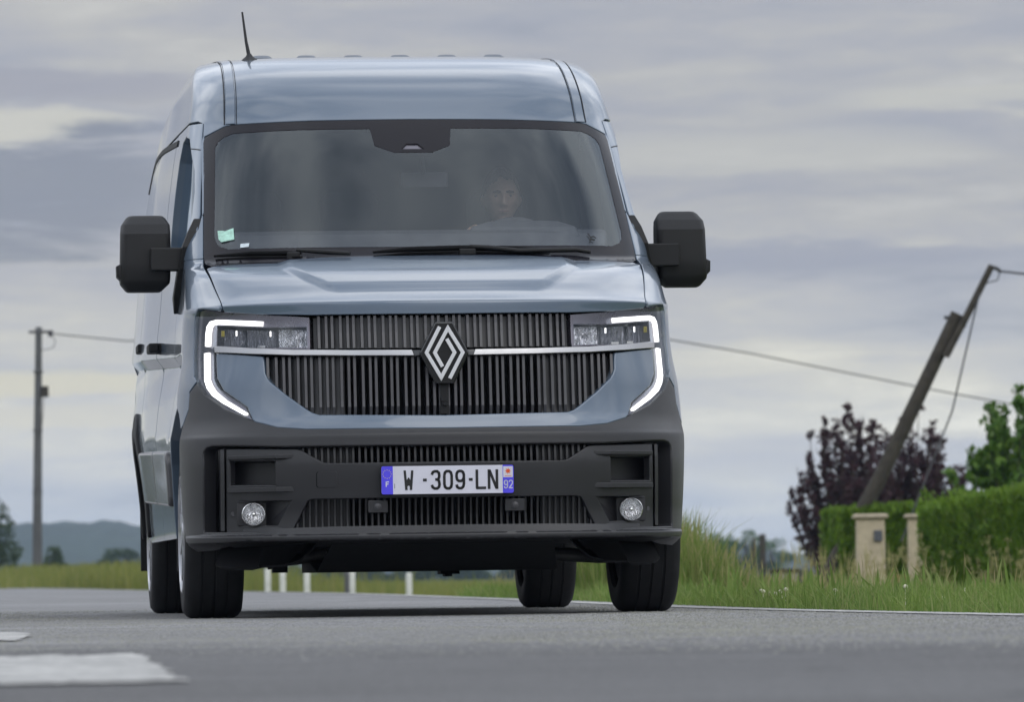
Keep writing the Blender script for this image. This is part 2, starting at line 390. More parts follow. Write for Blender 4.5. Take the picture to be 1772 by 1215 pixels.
def mesh_obj(name, V, F, mats, parent=None, N=None, mi=None, smooth=None, bevel=0.0, bseg=2, sub=0):
    me = bpy.data.meshes.new(name)
    V = np.asarray(V, float)
    me.from_pydata(V.tolist(), [], [list(map(int, f)) for f in F])
    if not isinstance(mats, (list, tuple)): mats = [mats]
    for m in mats: me.materials.append(m)
    if mi is not None: me.polygons.foreach_set('material_index', np.asarray(mi, np.int32))
    if N is not None:
        me.polygons.foreach_set('use_smooth', np.ones(len(me.polygons), bool))
        N = np.asarray(N, float); li = np.empty(len(me.loops), np.int32); me.loops.foreach_get('vertex_index', li)
        me.update()
        me.normals_split_custom_set(N[li].tolist())
    elif smooth is not None:
        me.polygons.foreach_set('use_smooth', np.ones(len(me.polygons), bool))
        if smooth < 180: me.set_sharp_from_angle(angle=R(smooth))
    me.update()
    o = bpy.data.objects.new(name, me); COL.objects.link(o)
    if parent: o.parent = parent
    if sub:
        s = o.modifiers.new('sub', 'SUBSURF'); s.levels = sub; s.render_levels = sub
    if bevel:
        b = o.modifiers.new('bevel', 'BEVEL'); b.width = bevel; b.segments = bseg; b.limit_method = 'ANGLE'; b.angle_limit = R(35)
        b.harden_normals = True
    return o

class MB:
    """collects simple solids; build() links them as ONE mesh object"""
    def __init__(self): self.V = []; self.F = []; self.mi = []
    def add(self, V, F, mi=0):
        k = len(self.V); self.V += [tuple(map(float, v)) for v in V]; self.F += [[i + k for i in f] for f in F]; self.mi += [mi] * len(F)
    def box(self, x0, x1, y0, y1, z0, z1, mi=0, M4=None):
        V = [(x, y, z) for z in (z0, z1) for y in (y0, y1) for x in (x0, x1)]
        if M4 is not None: V = [tuple(M4 @ Vector(v)) for v in V]
        self.add(V, [(0, 2, 3, 1), (4, 5, 7, 6), (0, 1, 5, 4), (2, 6, 7, 3), (0, 4, 6, 2), (1, 3, 7, 5)], mi)
    def tube(self, pts, rad, seg=10, mi=0, cap=True):
        pts = [Vector([float(q) for q in p]) for p in pts]; n = len(pts)
        if not isinstance(rad, (list, tuple)): rad = [rad] * n
        rad = [float(q) for q in rad]; V = []; F = []; up = None
        for i, p in enumerate(pts):
            d = (pts[min(i + 1, n - 1)] - pts[max(i - 1, 0)]).normalized()
            a = Vector((0, 0, 1)) if abs(d.z) < 0.9 else Vector((1, 0, 0))
            if up is not None: a = up
            e1 = (a - d * a.dot(d)).normalized(); e2 = d.cross(e1); up = e1
            for j in range(seg):
                t = 2 * math.pi * j / seg
                V.append(p + rad[i] * (math.cos(t) * e1 + math.sin(t) * e2))
        for i in range(n - 1):
            for j in range(seg):
                a, b = i * seg + j, i * seg + (j + 1) % seg
                F.append((a, b, b + seg, a + seg))
        if cap:
            F.append(tuple(range(seg))[::-1]); F.append(tuple(range((n - 1) * seg, n * seg)))
        self.add(V, F, mi)
    def loft(self, loops, mi=0, cap=True):
        n = len(loops[0]); V = [p for l in loops for p in l]; F = []
        for i in range(len(loops) - 1):
            for j in range(n):
                a, b = i * n + j, i * n + (j + 1) % n
                F.append((a, b, b + n, a + n))
        if cap: F.append(tuple(range(n))[::-1]); F.append(tuple(range((len(loops) - 1) * n, len(loops) * n)))
        self.add(V, F, mi)
    def lathe(self, prof, center, axis='x', seg=48, mi=0, sgn=1):
        """prof: list of (r, a): radius and position along axis"""
        V = []; F = []; n = len(prof)
        for j in range(seg):
            t = 2 * math.pi * j / seg; c, s = math.cos(t), math.sin(t)
            for r, a in prof:
                if axis == 'x': V.append((center[0] + sgn * a, center[1] + r * c, center[2] + r * s))
                elif axis == 'y': V.append((center[0] + r * c, center[1] + sgn * a, center[2] + r * s))
                else: V.append((center[0] + r * c, center[1] + r * s, center[2] + sgn * a))
        for j in range(seg):
            k = (j + 1) % seg
            for i in range(n - 1):
                F.append((j * n + i, k * n + i, k * n + i + 1, j * n + i + 1))
        self.add(V, F, mi)
    def prism(self, poly, y0, y1, mi=0):
        """poly in (x,z), extruded along y"""
        n = len(poly); V = [(x, y0, z) for x, z in poly] + [(x, y1, z) for x, z in poly]
        F = [tuple(range(n)), tuple(range(2 * n - 1, n - 1, -1))] + [(i, i + n, (i + 1) % n + n, (i + 1) % n) for i in range(n)]
        self.add(V, F, mi)
    def build(self, name, mats, parent=None, smooth=None, bevel=0.0, bseg=2, fix=True):
        o = mesh_obj(name, self.V, self.F, mats, parent, mi=self.mi, smooth=smooth, bevel=bevel, bseg=bseg)
        if fix:
            bm = bmesh.new(); bm.from_mesh(o.data); bmesh.ops.recalc_face_normals(bm, faces=bm.faces); bm.to_mesh(o.data); bm.free()
            if smooth is not None and smooth < 180: o.data.set_sharp_from_angle(angle=R(smooth))
        return o

def rrect(x0, x1, y0, y1, r, z, n=4):
    out = []
    for cx, cy, a0 in ((x1 - r, y1 - r, 0), (x0 + r, y1 - r, 90), (x0 + r, y0 + r, 180), (x1 - r, y0 + r, 270)):
        for k in range(n + 1):
            a = R(a0 + 90 * k / n); out.append((cx + r * math.cos(a), cy + r * math.sin(a), z))
    return out

def stroke(pts, w, closed=False):
    """outline polygon of a 2-D polyline of width w (mitred)"""
    P = [np.array(p, float) for p in pts]; n = len(P); L = []; Rr = []
    for i in range(n):
        ds = []
        if i > 0: ds.append((P[i] - P[i - 1]) / np.linalg.norm(P[i] - P[i - 1]))
        if i < n - 1: ds.append((P[i + 1] - P[i]) / np.linalg.norm(P[i + 1] - P[i]))
        ns = [np.array((-d[1], d[0])) for d in ds]
        m = sum(ns); m /= np.linalg.norm(m)
        k = 1.0 / max(0.35, float(m @ ns[0]))
        L.append(tuple(P[i] + m * w / 2 * k)); Rr.append(tuple(P[i] - m * w / 2 * k))
    return L + Rr[::-1]

def strokes_mesh(mb, strokes, w, fx, y0, y1, mi=0):
    """each polyline becomes quads along it (solid between y0 and y1)"""
    for pts in strokes:
        o = stroke(pts, w); n = len(pts)
        for i in range(n - 1):
            q = [o[i], o[i + 1], o[2 * n - 2 - i], o[2 * n - 1 - i]]
            mb.prism([fx(*p) for p in q], y0, y1, mi)

def arc(cx, cy, rx, ry, a0, a1, n=8):
    return [(cx + rx * math.cos(R(a0 + (a1 - a0) * k / n)), cy + ry * math.sin(R(a0 + (a1 - a0) * k / n))) for k in range(n + 1)]

# ------------------------------------------------------------------ the van's outer skin as one smooth surface (van frame: x across, y backwards, z up)
def pchip(xs,ys):
    xs=np.array(xs,float); ys=np.array(ys,float); h=np.diff(xs); d=np.diff(ys)/h
    m=np.zeros(len(xs))
    for i in range(1,len(xs)-1):
        if d[i-1]*d[i]>0:
            w1=2*h[i]+h[i-1]; w2=h[i]+2*h[i-1]; m[i]=(w1+w2)/(w1/d[i-1]+w2/d[i])
    m[0]=d[0]; m[-1]=d[-1]
    def f(x):
        x=np.clip(np.asarray(x,float),xs[0],xs[-1]); i=np.clip(np.searchsorted(xs,x)-1,0,len(h)-1)
        t=(x-xs[i])/h[i]
        return (2*t**3-3*t**2+1)*ys[i]+(t**3-2*t**2+t)*h[i]*m[i]+(-2*t**3+3*t**2)*ys[i+1]+(t**3-t**2)*h[i]*m[i+1]
    return f
T_YC=[(.15,.30),(.20,.22),(.26,.10),(.292,.03),(.303,-.035),(.322,-.035),(.333,.005),(.40,.01),(.47,.0),(.60,-.01),(.68,.0),(.715,.003),(.735,.016),(.77,.032),(.80,.040),(1.03,.07),(1.18,.10),(1.20,.1015),(1.225,.103),(1.243,.106),(1.252,.126),(1.262,.157),(1.285,.222),(1.33,.335),(1.375,.46),(1.41,.585),(1.435,.70),(1.45,.78),(1.47,.82),(1.50,.855),(2.07,1.50),(2.09,1.525),(2.20,1.66),(2.28,1.80),(2.34,1.95),(2.38,2.10),(2.41,2.30),(2.43,2.5),(2.455,2.8),(2.475,3.1)]
T_XS=[(.15,.95),(.27,.99),(.35,1.005),(.60,1.02),(.75,1.028),(.90,1.022),(1.05,1.0),(1.2,.990),(1.3,.979),(1.45,.966),(1.75,.941),(2.0,.908),(2.2,.870),(2.3,.853),(2.36,.836),(2.41,.812),(2.45,.765),(2.475,.70)]
T_L=[(.15,.6),(.3,.62),(.66,.66),(.80,.72),(1.1,.76),(1.2,.74),(1.3,.62),(1.4,.48),(1.5,.40),(2.07,.41),(2.2,.38),(2.41,.42)]
T_N=[(.15,2.5),(1.2,2.5),(1.42,2.6),(1.5,2.6),(2.07,2.7),(2.2,3.5),(2.41,3.8)]
f_yc,f_xs,f_L,f_n=[pchip(*zip(*t)) for t in (T_YC,T_XS,T_L,T_N)]
Q=math.pi/2
def s_of_x(x,z):
    r=np.clip(np.abs(x)/f_xs(z),0,1)**(f_n(z)/2)
    return np.sign(x)*np.arcsin(np.clip(r,0,1))/Q
def s_of_y(y,z):
    e=y-f_yc(z)-f_L(z)
    return np.where(e>=0,1+e,np.arccos(np.clip(-e/f_L(z),-1,1))/Q)
def groove(y,z):
    # swage along the flank behind the front wheel: sharp step below the belt, fading out downwards
    z=z-.032*np.clip(y-1.3,0,5)
    d=np.where(z>1.035,np.clip((1.078-z)/.043,0,1),np.clip((z-.74)/.295,0,1)**.8)
    t=np.clip((y-.72)/.30,0,1)
    return .034*d*t*t*(3-2*t)
def surf(s,z):
    s=np.asarray(s,float); z=np.asarray(z,float)
    a=np.abs(s); th=np.minimum(a,1)*Q; ex=np.maximum(a-1,0)
    x=f_xs(z)*np.sin(th)**(2/f_n(z)); y=f_yc(z)+f_L(z)*(1-np.cos(th))+ex
    q=np.clip((y-1.1)/2.6,0,1); k=np.clip((a-.72)/.28,0,1); k=k*k*(3-2*k); x=x+np.interp(z,[.5,.7,.95,1.1,2.15,2.3,2.4,2.475],[0,.012,.042,.065,.055,.050,.025,.02])*q*q*(3-2*q)*k-.028*np.clip((y-3.2)/2.4,0,1)**2-groove(y,z)
    return np.stack([np.sign(s)*x,y,z],-1)
def snorm(fn,s,z,e=1.5e-3):
    a=(fn(s+e,z)-fn(s-e,z)); b=(fn(s,z+e)-fn(s,z-e))
    n=np.cross(a,b); return n/np.maximum(np.linalg.norm(n,axis=-1,keepdims=True),1e-12)
def fn_off(off=0.0,disp=None):
    if disp is None and off==0: return surf
    def f(s,z):
        P=surf(s,z); n=snorm(surf,s,z); d=off if disp is None else off+disp(P)
        return P+n*np.asarray(d)[...,None] if disp is not None else P+n*d
    return f
def on(x,z,off=0.0):
    """3-D point on the front skin above (x, z)"""
    s=s_of_x(np.array([x],float),np.array([z],float)); return fn_off(off)(s,np.array([z],float))[0]
def inpoly(px,pz,loop):
    c=np.zeros(len(px),bool); n=len(loop)
    for i in range(n):
        x1,z1=loop[i]; x2,z2=loop[(i+1)%n]
        k=((z1>pz)!=(z2>pz))&(px<(x2-x1)*(pz-z1)/((z2-z1) if z2!=z1 else 1e-12)+x1)
        c^=k
    return c
def sz(p,side=1):
    k,a,z=p
    if k=='x': return (float(s_of_x(np.array(a),np.array(z)))*side,z)
    return (float(s_of_y(a,z))*side,z)
def dens(loop,res,side):
    out=[]; n=len(loop)
    for i in range(n):
        p,q=loop[i],loop[(i+1)%n]
        a,b=np.array(sz(p,side)),np.array(sz(q,side)); m=max(1,int(math.ceil(np.linalg.norm(a-b)/res)))
        for k in range(m):
            t=k/m
            if p[0]==q[0]: out.append(sz((p[0],p[1]*(1-t)+q[1]*t,p[2]*(1-t)+q[2]*t),side))
            else: out.append(tuple(a*(1-t)+b*t))
    return out
def sym_loop(half,res):
    pos=[]; n=len(half)
    for i in range(n-1):
        p,q=half[i],half[i+1]; a,b=np.array(sz(p)),np.array(sz(q)); m=max(1,int(math.ceil(np.linalg.norm(a-b)/res)))
        for k in range(m):
            t=k/m
            pos.append(sz((p[0],p[1]*(1-t)+q[1]*t,p[2]*(1-t)+q[2]*t)) if p[0]==q[0] else tuple(a*(1-t)+b*t))
    pos.append(sz(half[-1]))
    neg=[(-a,b) for a,b in pos[::-1] if abs(a)>1e-6]
    return pos+neg
def panel(name,loops,mat,parent,off=0.0,thick=.02,res=.03,rim=.003,disp=None,zl=(),sl=(),fn=None):
    D=[sym_loop(l,res*.7) if m=='sym' else dens(l,res*.7,m) for l,m in loops]
    B=np.array([p for d in D for p in d]); E=[]; k=0
    for d in D:
        n=len(d); E+=[(k+i,k+(i+1)%n) for i in range(n)]; k+=n
    lo,hi=B.min(0),B.max(0)
    gs=np.arange(math.floor(lo[0]/res)*res,hi[0]+res,res); gz=np.arange(math.floor(lo[1]/res)*res,hi[1]+res,res)
    gs=np.unique(np.concatenate([gs,np.array(sl,float).ravel()])); gz=np.unique(np.concatenate([gz,np.array(zl,float).ravel()]))
    def thin(g,keep):
        keep=np.unique(np.round(np.array(keep,float).ravel(),5)); g=np.array([v for v in g if not len(keep) or np.abs(keep-v).min()>res*.25])
        return np.unique(np.concatenate([g,keep[(keep>=lo.min()-9)&(keep<=hi.max()+9)]]))
    gs=thin(np.arange(math.floor(lo[0]/res)*res,hi[0]+res,res),sl); gz=thin(np.arange(math.floor(lo[1]/res)*res,hi[1]+res,res),zl)
    gx,gy=[a.ravel() for a in np.meshgrid(gs,gz)]
    ins=np.zeros(len(gx),bool)
    for d in D: ins^=inpoly(gx,gy,d)
    gx,gy=gx[ins],gy[ins]
    if len(gx):
        keep=np.ones(len(gx),bool)
        for i in range(0,len(gx),2000):
            dd=(gx[i:i+2000,None]-B[None,:,0])**2+(gy[i:i+2000,None]-B[None,:,1])**2
            keep[i:i+2000]=dd.min(1)>(res*.3)**2
        gx,gy=gx[keep],gy[keep]
    pts=[Vector(p) for p in B]+[Vector(p) for p in zip(gx,gy)]
    r=delaunay_2d_cdt(pts,E,[],0,1e-7,False)
    P2=np.array([tuple(v) for v in r[0]]); T=np.array([f for f in r[2] if len(f)==3])
    c=P2[T].mean(1); ins=np.zeros(len(T),bool)
    for d in D: ins^=inpoly(c[:,0],c[:,1],d)
    T=T[ins]
    ar=(P2[T[:,1],0]-P2[T[:,0],0])*(P2[T[:,2],1]-P2[T[:,0],1])-(P2[T[:,2],0]-P2[T[:,0],0])*(P2[T[:,1],1]-P2[T[:,0],1])
    T=T[np.abs(ar)>1e-10]; ar=ar[np.abs(ar)>1e-10]; T[ar<0]=T[ar<0][:,::-1]
    F=fn or fn_off(off,disp)
    V=F(P2[:,0],P2[:,1]); Nn=snorm(F,P2[:,0],P2[:,1],1.2e-3)
    V=list(V); Nl=list(Nn); faces=[tuple(t) for t in T]
    nxt={}; es=set()
    for t in T:
        for i in range(3): es.add((int(t[i]),int(t[(i+1)%3])))
    bd=[(a,b) for a,b in es if (b,a) not in es]
    nx={}; pv={}
    for a,b in bd: nx[a]=b; pv[b]=a
    if thick>0:
        ring={}
        for a in nx:
            if a not in pv: continue
            t=V[nx[a]]-V[pv[a]]; n=Nl[a]; o=np.cross(t,n); L=np.linalg.norm(o)
            o=o/L if L>1e-12 else n
            ids=[a]
            for ph in ((.5,1.0) if rim>0 else ()):
                A=ph*math.pi/2; V.append(V[a]+o*rim*math.sin(A)-n*rim*(1-math.cos(A))); Nl.append(n*math.cos(A)+o*math.sin(A)); ids.append(len(V)-1)
            if rim<=0: V.append(V[a].copy()); Nl.append(o); ids=[len(V)-1]
            V.append(V[a]+o*max(rim,0)-n*thick); Nl.append(o); ids.append(len(V)-1)
            ring[a]=ids
        for a,b in bd:
            if a in ring and b in ring:
                for i in range(len(ring[a])-1):
                    faces.append((ring[a][i],ring[a][i+1],ring[b][i+1],ring[b][i]))
    return mesh_obj(name,V,faces,mat,parent,N=Nl)
def X(*p): return [('x',a,b) for a,b in p]
def Y(*p): return [('y',a,b) for a,b in p]
def vspan(loop,x):
    z=[]
    n=len(loop)
    for i in range(n):
        (x1,z1),(x2,z2)=loop[i],loop[(i+1)%n]
        if (x1>x)!=(x2>x): z.append(z1+(z2-z1)*(x-x1)/(x2-x1))
    return (min(z),max(z)) if len(z)>1 else None
# ------------------------------------------------------------------ the van
VAN_O, VAN_YAW = (-0.2626, 22.309, 0.0), 0.10327
van = empty('delivery_van', VAN_O, VAN_YAW)
tag(van, 'blue grey high roof delivery van with charcoal bumper driving on the country road', 'van')

# --- bodywork
def hood_disp(P):
    x, z = np.abs(P[..., 0]), P[..., 2]
    sm = lambda t: (lambda q: q * q * (3 - 2 * q))(np.clip(t, 0, 1))
    a = sm((.61 - x - 1.6 * np.clip(1.40 - z, 0, 1)) / .06)
    return .012 * a * sm((z - 1.285) / .04)
hood = X((0, 1.449), (.30, 1.448), (.42, 1.445), (.52, 1.438), (.66, 1.435), (.78, 1.433), (.86, 1.430), (.885, 1.420), (.866, 1.328), (.851, 1.27), (.846, 1.232), (.842, 1.223), (.70, 1.206), (.514, 1.198), (0, 1.195))
panel('bonnet', [(hood, 'sym')], M['paint'], van, res=.0095, rim=.003, thick=.03, disp=hood_disp, zl=(1.20, 1.205, 1.21, 1.215, 1.22, 1.225, 1.23, 1.235, 1.239, 1.243, 1.247, 1.251, 1.255, 1.26, 1.265, 1.27))

ws_out = X((0, 2.074), (.40, 2.072), (.735, 2.066), (.765, 2.060), (.847, 2.019), (.857, 1.990), (.870, 1.764), (.889, 1.475), (.885, 1.448), (.863, 1.436), (.60, 1.434), (0, 1.436))
body_h = [('x', 0, 2.472), ('y', 5.6, 2.472), ('y', 5.6, 2.10), ('y', 1.83, 2.10), ('y', 1.775, 2.085), ('y', 1.49, 1.858), ('y', 1.285, 1.676), ('y', 1.225, 1.603), ('y', 1.215, 1.5), ('y', 1.21, 1.474)] + X((.896, 1.474), (.876, 1.764), (.863, 1.992), (.853, 2.024), (.768, 2.066), (.737, 2.072), (.40, 2.078), (0, 2.080))
panel('body', [(body_h, 'sym')], M['paint'], van, res=.03, rim=.003, thick=.03, sl=np.arange(.5, 1.02, .02))
panel('pillar_seam', [(X((.900, 1.975), (.868, 1.964), (.868, 1.960), (.900, 1.971)), 1)], M['black'], van, off=.0015, thick=.002, rim=0)
panel('pillar_seam', [(X((.900, 1.975), (.868, 1.964), (.868, 1.960), (.900, 1.971)), -1)], M['black'], van, off=.0015, thick=.002, rim=0)
for sd in (1, -1):
    wing = X((.900, 1.425), (.876, 1.328), (.860, 1.27), (.855, 1.238), (.862, 1.229), (.940, 1.246), (.951, 1.215), (.961, 1.06), (.963, .968), (.954, .950), (.980, .912)) + \
        Y((.55, .84), (.585, .78), (.605, .765), (.66, .825), (.76, .87), (.87, .885), (1.0, .875), (1.13, .83), (1.24, .74), (1.31, .63), (1.345, .5), (1.35, .33), (1.42, .33), (1.42, 1.28), (1.34, 1.38), (1.20, 1.468)) + X((.896, 1.468))
    panel('front_wing', [(wing, sd)], M['paint'], van, res=.025, rim=.004, thick=.04, sl=np.arange(.5, 1.02, .02), zl=np.arange(.96, 1.09, .007))
    door = Y((1.432, .33), (1.432, 1.29), (1.348, 1.388), (1.232, 1.48), (1.236, 1.603), (1.297, 1.670), (1.503, 1.854), (1.785, 2.085), (2.47, 2.085), (2.47, .33))
    win = Y((1.33, 1.515), (1.262, 1.55), (1.285, 1.605), (1.345, 1.675), (1.44, 1.772), (1.56, 1.872), (1.80, 2.025), (1.93, 2.045), (2.07, 2.03), (2.13, 1.95), (2.17, 1.515))
    dr = panel('front_door', [(door, sd), (win, sd)], M['paint'], van, res=.03, rim=.004, thick=.045, zl=np.arange(.98, 1.13, .007))
    panel('side_window', [(win, sd)], M['sideglass'], dr, off=-.03, res=.05, rim=0, thick=.004)
    b = MB(); hy, hz = 2.33, 1.135
    b.box(*sorted((sd * 1.03, sd * 1.075)), 2.21, 2.45, 1.135, 1.175); b.box(*sorted((sd * 1.0, sd * 1.045)), 2.22, 2.25, 1.135, 1.175); b.box(*sorted((sd * 1.0, sd * 1.045)), 2.41, 2.44, 1.135, 1.175)
    b.build('door_handle', M['black'], dr, bevel=.008)
    sl = Y((2.495, .33), (2.495, 2.082), (3.87, 2.082), (3.87, .33))
    d2 = panel('sliding_door' if sd < 0 else 'side_panel', [(sl, sd)], M['paint'], van, res=.045, rim=.004, thick=.045, zl=np.arange(1.0, 1.19, .007))
    b = MB()
    b.box(*sorted((sd * 1.02, sd * 1.07)), 3.60, 3.84, 1.19, 1.23); b.box(*sorted((sd * 1.0, sd * 1.04)), 3.61, 3.64, 1.19, 1.23); b.box(*sorted((sd * 1.0, sd * 1.04)), 3.80, 3.83, 1.19, 1.23)
    b.build('door_handle', M['black'], d2, bevel=.008)
    q = Y((3.895, .33), (3.895, 2.082), (5.58, 2.082), (5.58, .40), (4.96, .40), (4.95, .52), (4.88, .68), (4.75, .79), (4.60, .85), (4.40, .85), (4.25, .79), (4.12, .68), (4.05, .52), (4.04, .33))
    panel('rear_side_panel', [(q, sd)], M['paint'], van, res=.045, rim=.004, thick=.045, zl=np.arange(1.04, 1.24, .007))
    # black trim round the rear wheel arch, lower cladding, black strip standing in for the dark reflecting groove under the roof
    o = arc(4.498, .36, .53, .57, 0, 180, 20); i_ = arc(4.498, .36, .43, .47, 180, 0, 20)
    panel('arch_trim', [([('y', a, b2) for a, b2 in o + i_], sd)], M['black'], van, off=.016, res=.05, rim=.008, thick=.03)
    for a, b2 in ((1.37, 2.465), (2.50, 3.865)):
        panel('side_moulding', [(Y((a, .475 + .02 * (a - 1.4)), (a + .02, .665 + .02 * (a - 1.4)), (a + .05, .68 + .02 * (a - 1.4)), (b2, .68 + .02 * (b2 - 1.4)), (b2, .475 + .02 * (b2 - 1.4))), sd)], M['moulding'], van, off=.022, res=.05, rim=.014, thick=.04)
    panel('groove_strip', [(Y((2.40, 2.058), (3.86, 2.118), (3.86, 2.098), (2.40, 2.038)), sd)], M['black'], van, off=.005, res=.06, rim=.004, thick=.02)
    panel('groove_strip', [(Y((3.91, 2.12), (4.9, 2.16), (5.4, 2.14), (5.55, 2.05), (5.52, 2.04), (5.37, 2.12), (4.9, 2.138), (3.91, 2.10)), sd)], M['black'], van, off=.005, res=.06, rim=.004, thick=.02)
    b = MB(); b.box(*sorted((sd * .84, sd * 1.0)), 1.385, 1.405, .19, .50); b.build('mud_flap', M['black'], van, bevel=.005)
    b = MB(); b.box(*sorted((sd * .82, sd * 1.015)), 4.985, 5.005, .20, .50); b.build('mud_flap', M['black'], van, bevel=.005)
    # roof gutter running up from the corner of the windscreen
    g = MB()
    rails = ((.7235, .7575, .0045),)
    zz = np.linspace(2.070, 2.468, 26)
    for a, b2, h in rails:
        lp = []
        for z in zz:
            k = (z - 2.07) / .36 * .019
            P = [on(sd * (v - k), z, off) for v, off in ((a - .004, -.002), (a, h), (b2, h), (b2 + .004, -.002))]
            lp.append([tuple(p) for p in P])
        g.loft(lp)
    g.build('roof_gutter', M['paint'], van, smooth=35)
    for v0, v1 in ((.7635, .7672), (.7155, .7175)):
     g = MB(); lp = []
     for z in zz:
        k = (z - 2.07) / .36 * .019
        lp.append([tuple(on(sd * (v - k), z, o2)) for v, o2 in ((v0, .001), (v0, .0032), (v1, .0032), (v1, .001))])
     g.loft(lp); g.build('gutter_seal', M['black'], van)
rear = [tuple(surf(np.array([s_of_y(5.6, z)]), np.array([z]))[0]) for z in np.linspace(.35, 2.47, 30)]
mesh_obj('rear_door', rear + [(-x, y, z) for x, y, z in rear[::-1]], [list(range(60))[::-1]], M['paint'], van)
# roof skin and its stiffening ribs
ro = [surf(np.array([s]), np.array([2.472]))[0] for s in list(np.linspace(0, 1, 14)) + [2.0, float(s_of_y(5.6, 2.472))]]
ro = [tuple(p) for p in ro]; ro = ro + [(-x, y, z) for x, y, z in ro[::-1] if x > 1e-6]
mesh_obj('roof_skin', [(x, y, z + .001) for x, y, z in ro], [list(range(len(ro)))], M['paint'], van)
for xc in (-.52, -.32, -.11, .10, .31, .52):
    b = MB(); b.loft([rrect(xc - .05 + k, xc + .05 - k, 3.05 + 2 * k, 5.4 - 2 * k, .03, z) for k, z in ((0, 2.46), (0, 2.478), (.015, 2.492))])
    b.build('roof_rib', M['rib_paint'], van, smooth=40)
# --- windscreen
gl = X((0, 1.925), (.078, 1.925), (.156, 1.957), (.168, 2.035), (.5, 2.035), (.736, 2.029), (.774, 2.013), (.800, 1.993), (.814, 1.965), (.845, 1.566), (.841, 1.540), (.827, 1.520), (.791, 1.506), (0, 1.501))
gl_sym = [(gl, 'sym')]
wsg = panel('windscreen', gl_sym, M['glass'], van, off=-.002, res=.03, rim=0, thick=0)
cw = X((0, 1.964), (.024, 1.964), (.050, 1.938), (0, 1.938))
panel('windscreen_border', [(ws_out, 'sym'), (gl, 'sym'), (cw, 'sym')], M['frit'], wsg, res=.03, rim=.003, thick=.02)
panel('sensor_window', [(cw, 'sym')], M['lamp_grey'], wsg, off=-.006, res=.03, rim=0, thick=.002)
st = X((-.827, 1.588), (-.806, 1.587), (-.798, 1.585), (-.785, 1.590), (-.764, 1.597), (-.764, 1.547), (-.816, 1.537), (-.826, 1.550))
st = [(k, -a, b2) for k, a, b2 in st]
panel('inspection_sticker', [(st, -1)], M['sticker'], wsg, off=.003, res=.05, rim=0, thick=.001)
panel('glass_label', [(X((.741, 1.526), (.706, 1.528), (.709, 1.512), (.744, 1.509)), -1)], M['sticker_white'], wsg, off=.003, res=.05, rim=0, thick=.001)
bird = MB()
def on_ws(x, z, o=.004): return on(x, z, o)
for pts in ([(.688, 1.557), (.697, 1.541), (.702, 1.529), (.712, 1.525)], [(.697, 1.541), (.712, 1.543), (.722, 1.537)], [(.700, 1.533), (.694, 1.523)]):
    o = stroke(pts, .006); n = len(pts)
    for i in range(n - 1):
        q = [o[i], o[i + 1], o[2 * n - 2 - i], o[2 * n - 1 - i]]
        bird.add([tuple(on_ws(*p)) for p in q], [(0, 1, 2, 3)])
bird.build('bird_decal', M['black'], wsg, fix=False)
# wipers lie on the border glass
def wiper(blade, arm, con):
    w = empty('wiper', (0, 0, 0)); w.parent = van
    b = MB(); b.tube([tuple(on(x, z, .020)) for x, z in blade], [.005] + [.011] * (len(blade) - 2) + [.005], 8); 
    b.tube([tuple(on(x, z - .012, .012)) for x, z in blade], [.003] + [.006] * (len(blade) - 2) + [.003], 6)
    b.build('wiper_blade', M['deep'], w, smooth=60)
    b = MB(); b.tube([tuple(on(x, z, .026)) for x, z in arm], [.007] + [.010] * (len(arm) - 2) + [.008], 8)
    b.build('wiper_arm', M['black'], w, smooth=60)
    b = MB(); (x0, z0), (x1, z1) = con; p = on((x0 + x1) / 2, (z0 + z1) / 2, .02)
    b.box(x0, x1, p[1] - .022, p[1] + .03, z1, z0); b.build('wiper_joint', M['black'], w, bevel=.006)
wiper([(-.842, 1.463), (-.70, 1.467), (-.562, 1.463), (-.50, 1.462)], [(-.52, 1.470), (-.40, 1.456), (-.31, 1.445)], ((-.563, 1.483), (-.51, 1.443)))
wiper([(-.215, 1.459), (-.08, 1.472), (.14, 1.478), (.34, 1.474), (.51, 1.468)], [(.18, 1.480), (.26, 1.472), (.38, 1.454), (.62, 1.462), (.68, 1.449)], ((.137, 1.489), (.205, 1.462)))

# --- nose: front panel, grilles, bar, badge
front = X((0, .742), (.541, .746), (.653, .756), (.735, .780), (.744, .790), (.762, .840), (.850, .910), (.872, .958), (.873, 1.053), (.703, 1.031), (.700, .967), (.692, .948), (.680, .930), (.621, .876), (.545, .818), (.52, .802), (.493, .793), (0, .785))
panel('front_panel', [(front, 'sym')], M['paint'], van, off=.002, res=.025, rim=.006, thick=.05)
lg = [(0, .789), (.493, .797), (.52, .806), (.545, .822), (.621, .880), (.680, .934), (.690, .950), (.698, .968), (.702, 1.032), (0, 1.026)]
lg_full = lg + [(-a, b) for a, b in lg[::-1] if a > 0]
ug_full = [(-.517, 1.062), (0, 1.058), (.517, 1.062), (.517, 1.190), (0, 1.186), (-.517, 1.190)]
def grille(name, loop, xs, w, mat, depth, zbend=None, parent=van, front_off=-.012, shrink=.0):
    b = MB()
    for x, ww in xs:
        sp = vspan(loop, x)
        if not sp or sp[1] - sp[0] < .012: continue
        z0, z1 = sp[0] + shrink, sp[1] - shrink
        zs = [z0, z1] if not zbend else sorted({z0, max(min(zbend, z1 - .02), z0 + .002), max(min(zbend + .008, z1 - .01), z0 + .004), z1})
        zs = sorted(set(zs + list(np.linspace(z0, z1, 5)))); lp = []
        for z in zs:
            o = front_off - (max(0, (zbend - z)) * .55 if zbend else 0)
            p = on(x, z, o)
            lp.append([(x - ww / 2, p[1], z), (x + ww / 2, p[1], z), (x + ww / 2 + .002, p[1] + depth, z), (x - ww / 2 - .002, p[1] + depth, z)])
        b.loft(lp)
    return b.build(name, mat, parent, bevel=0)
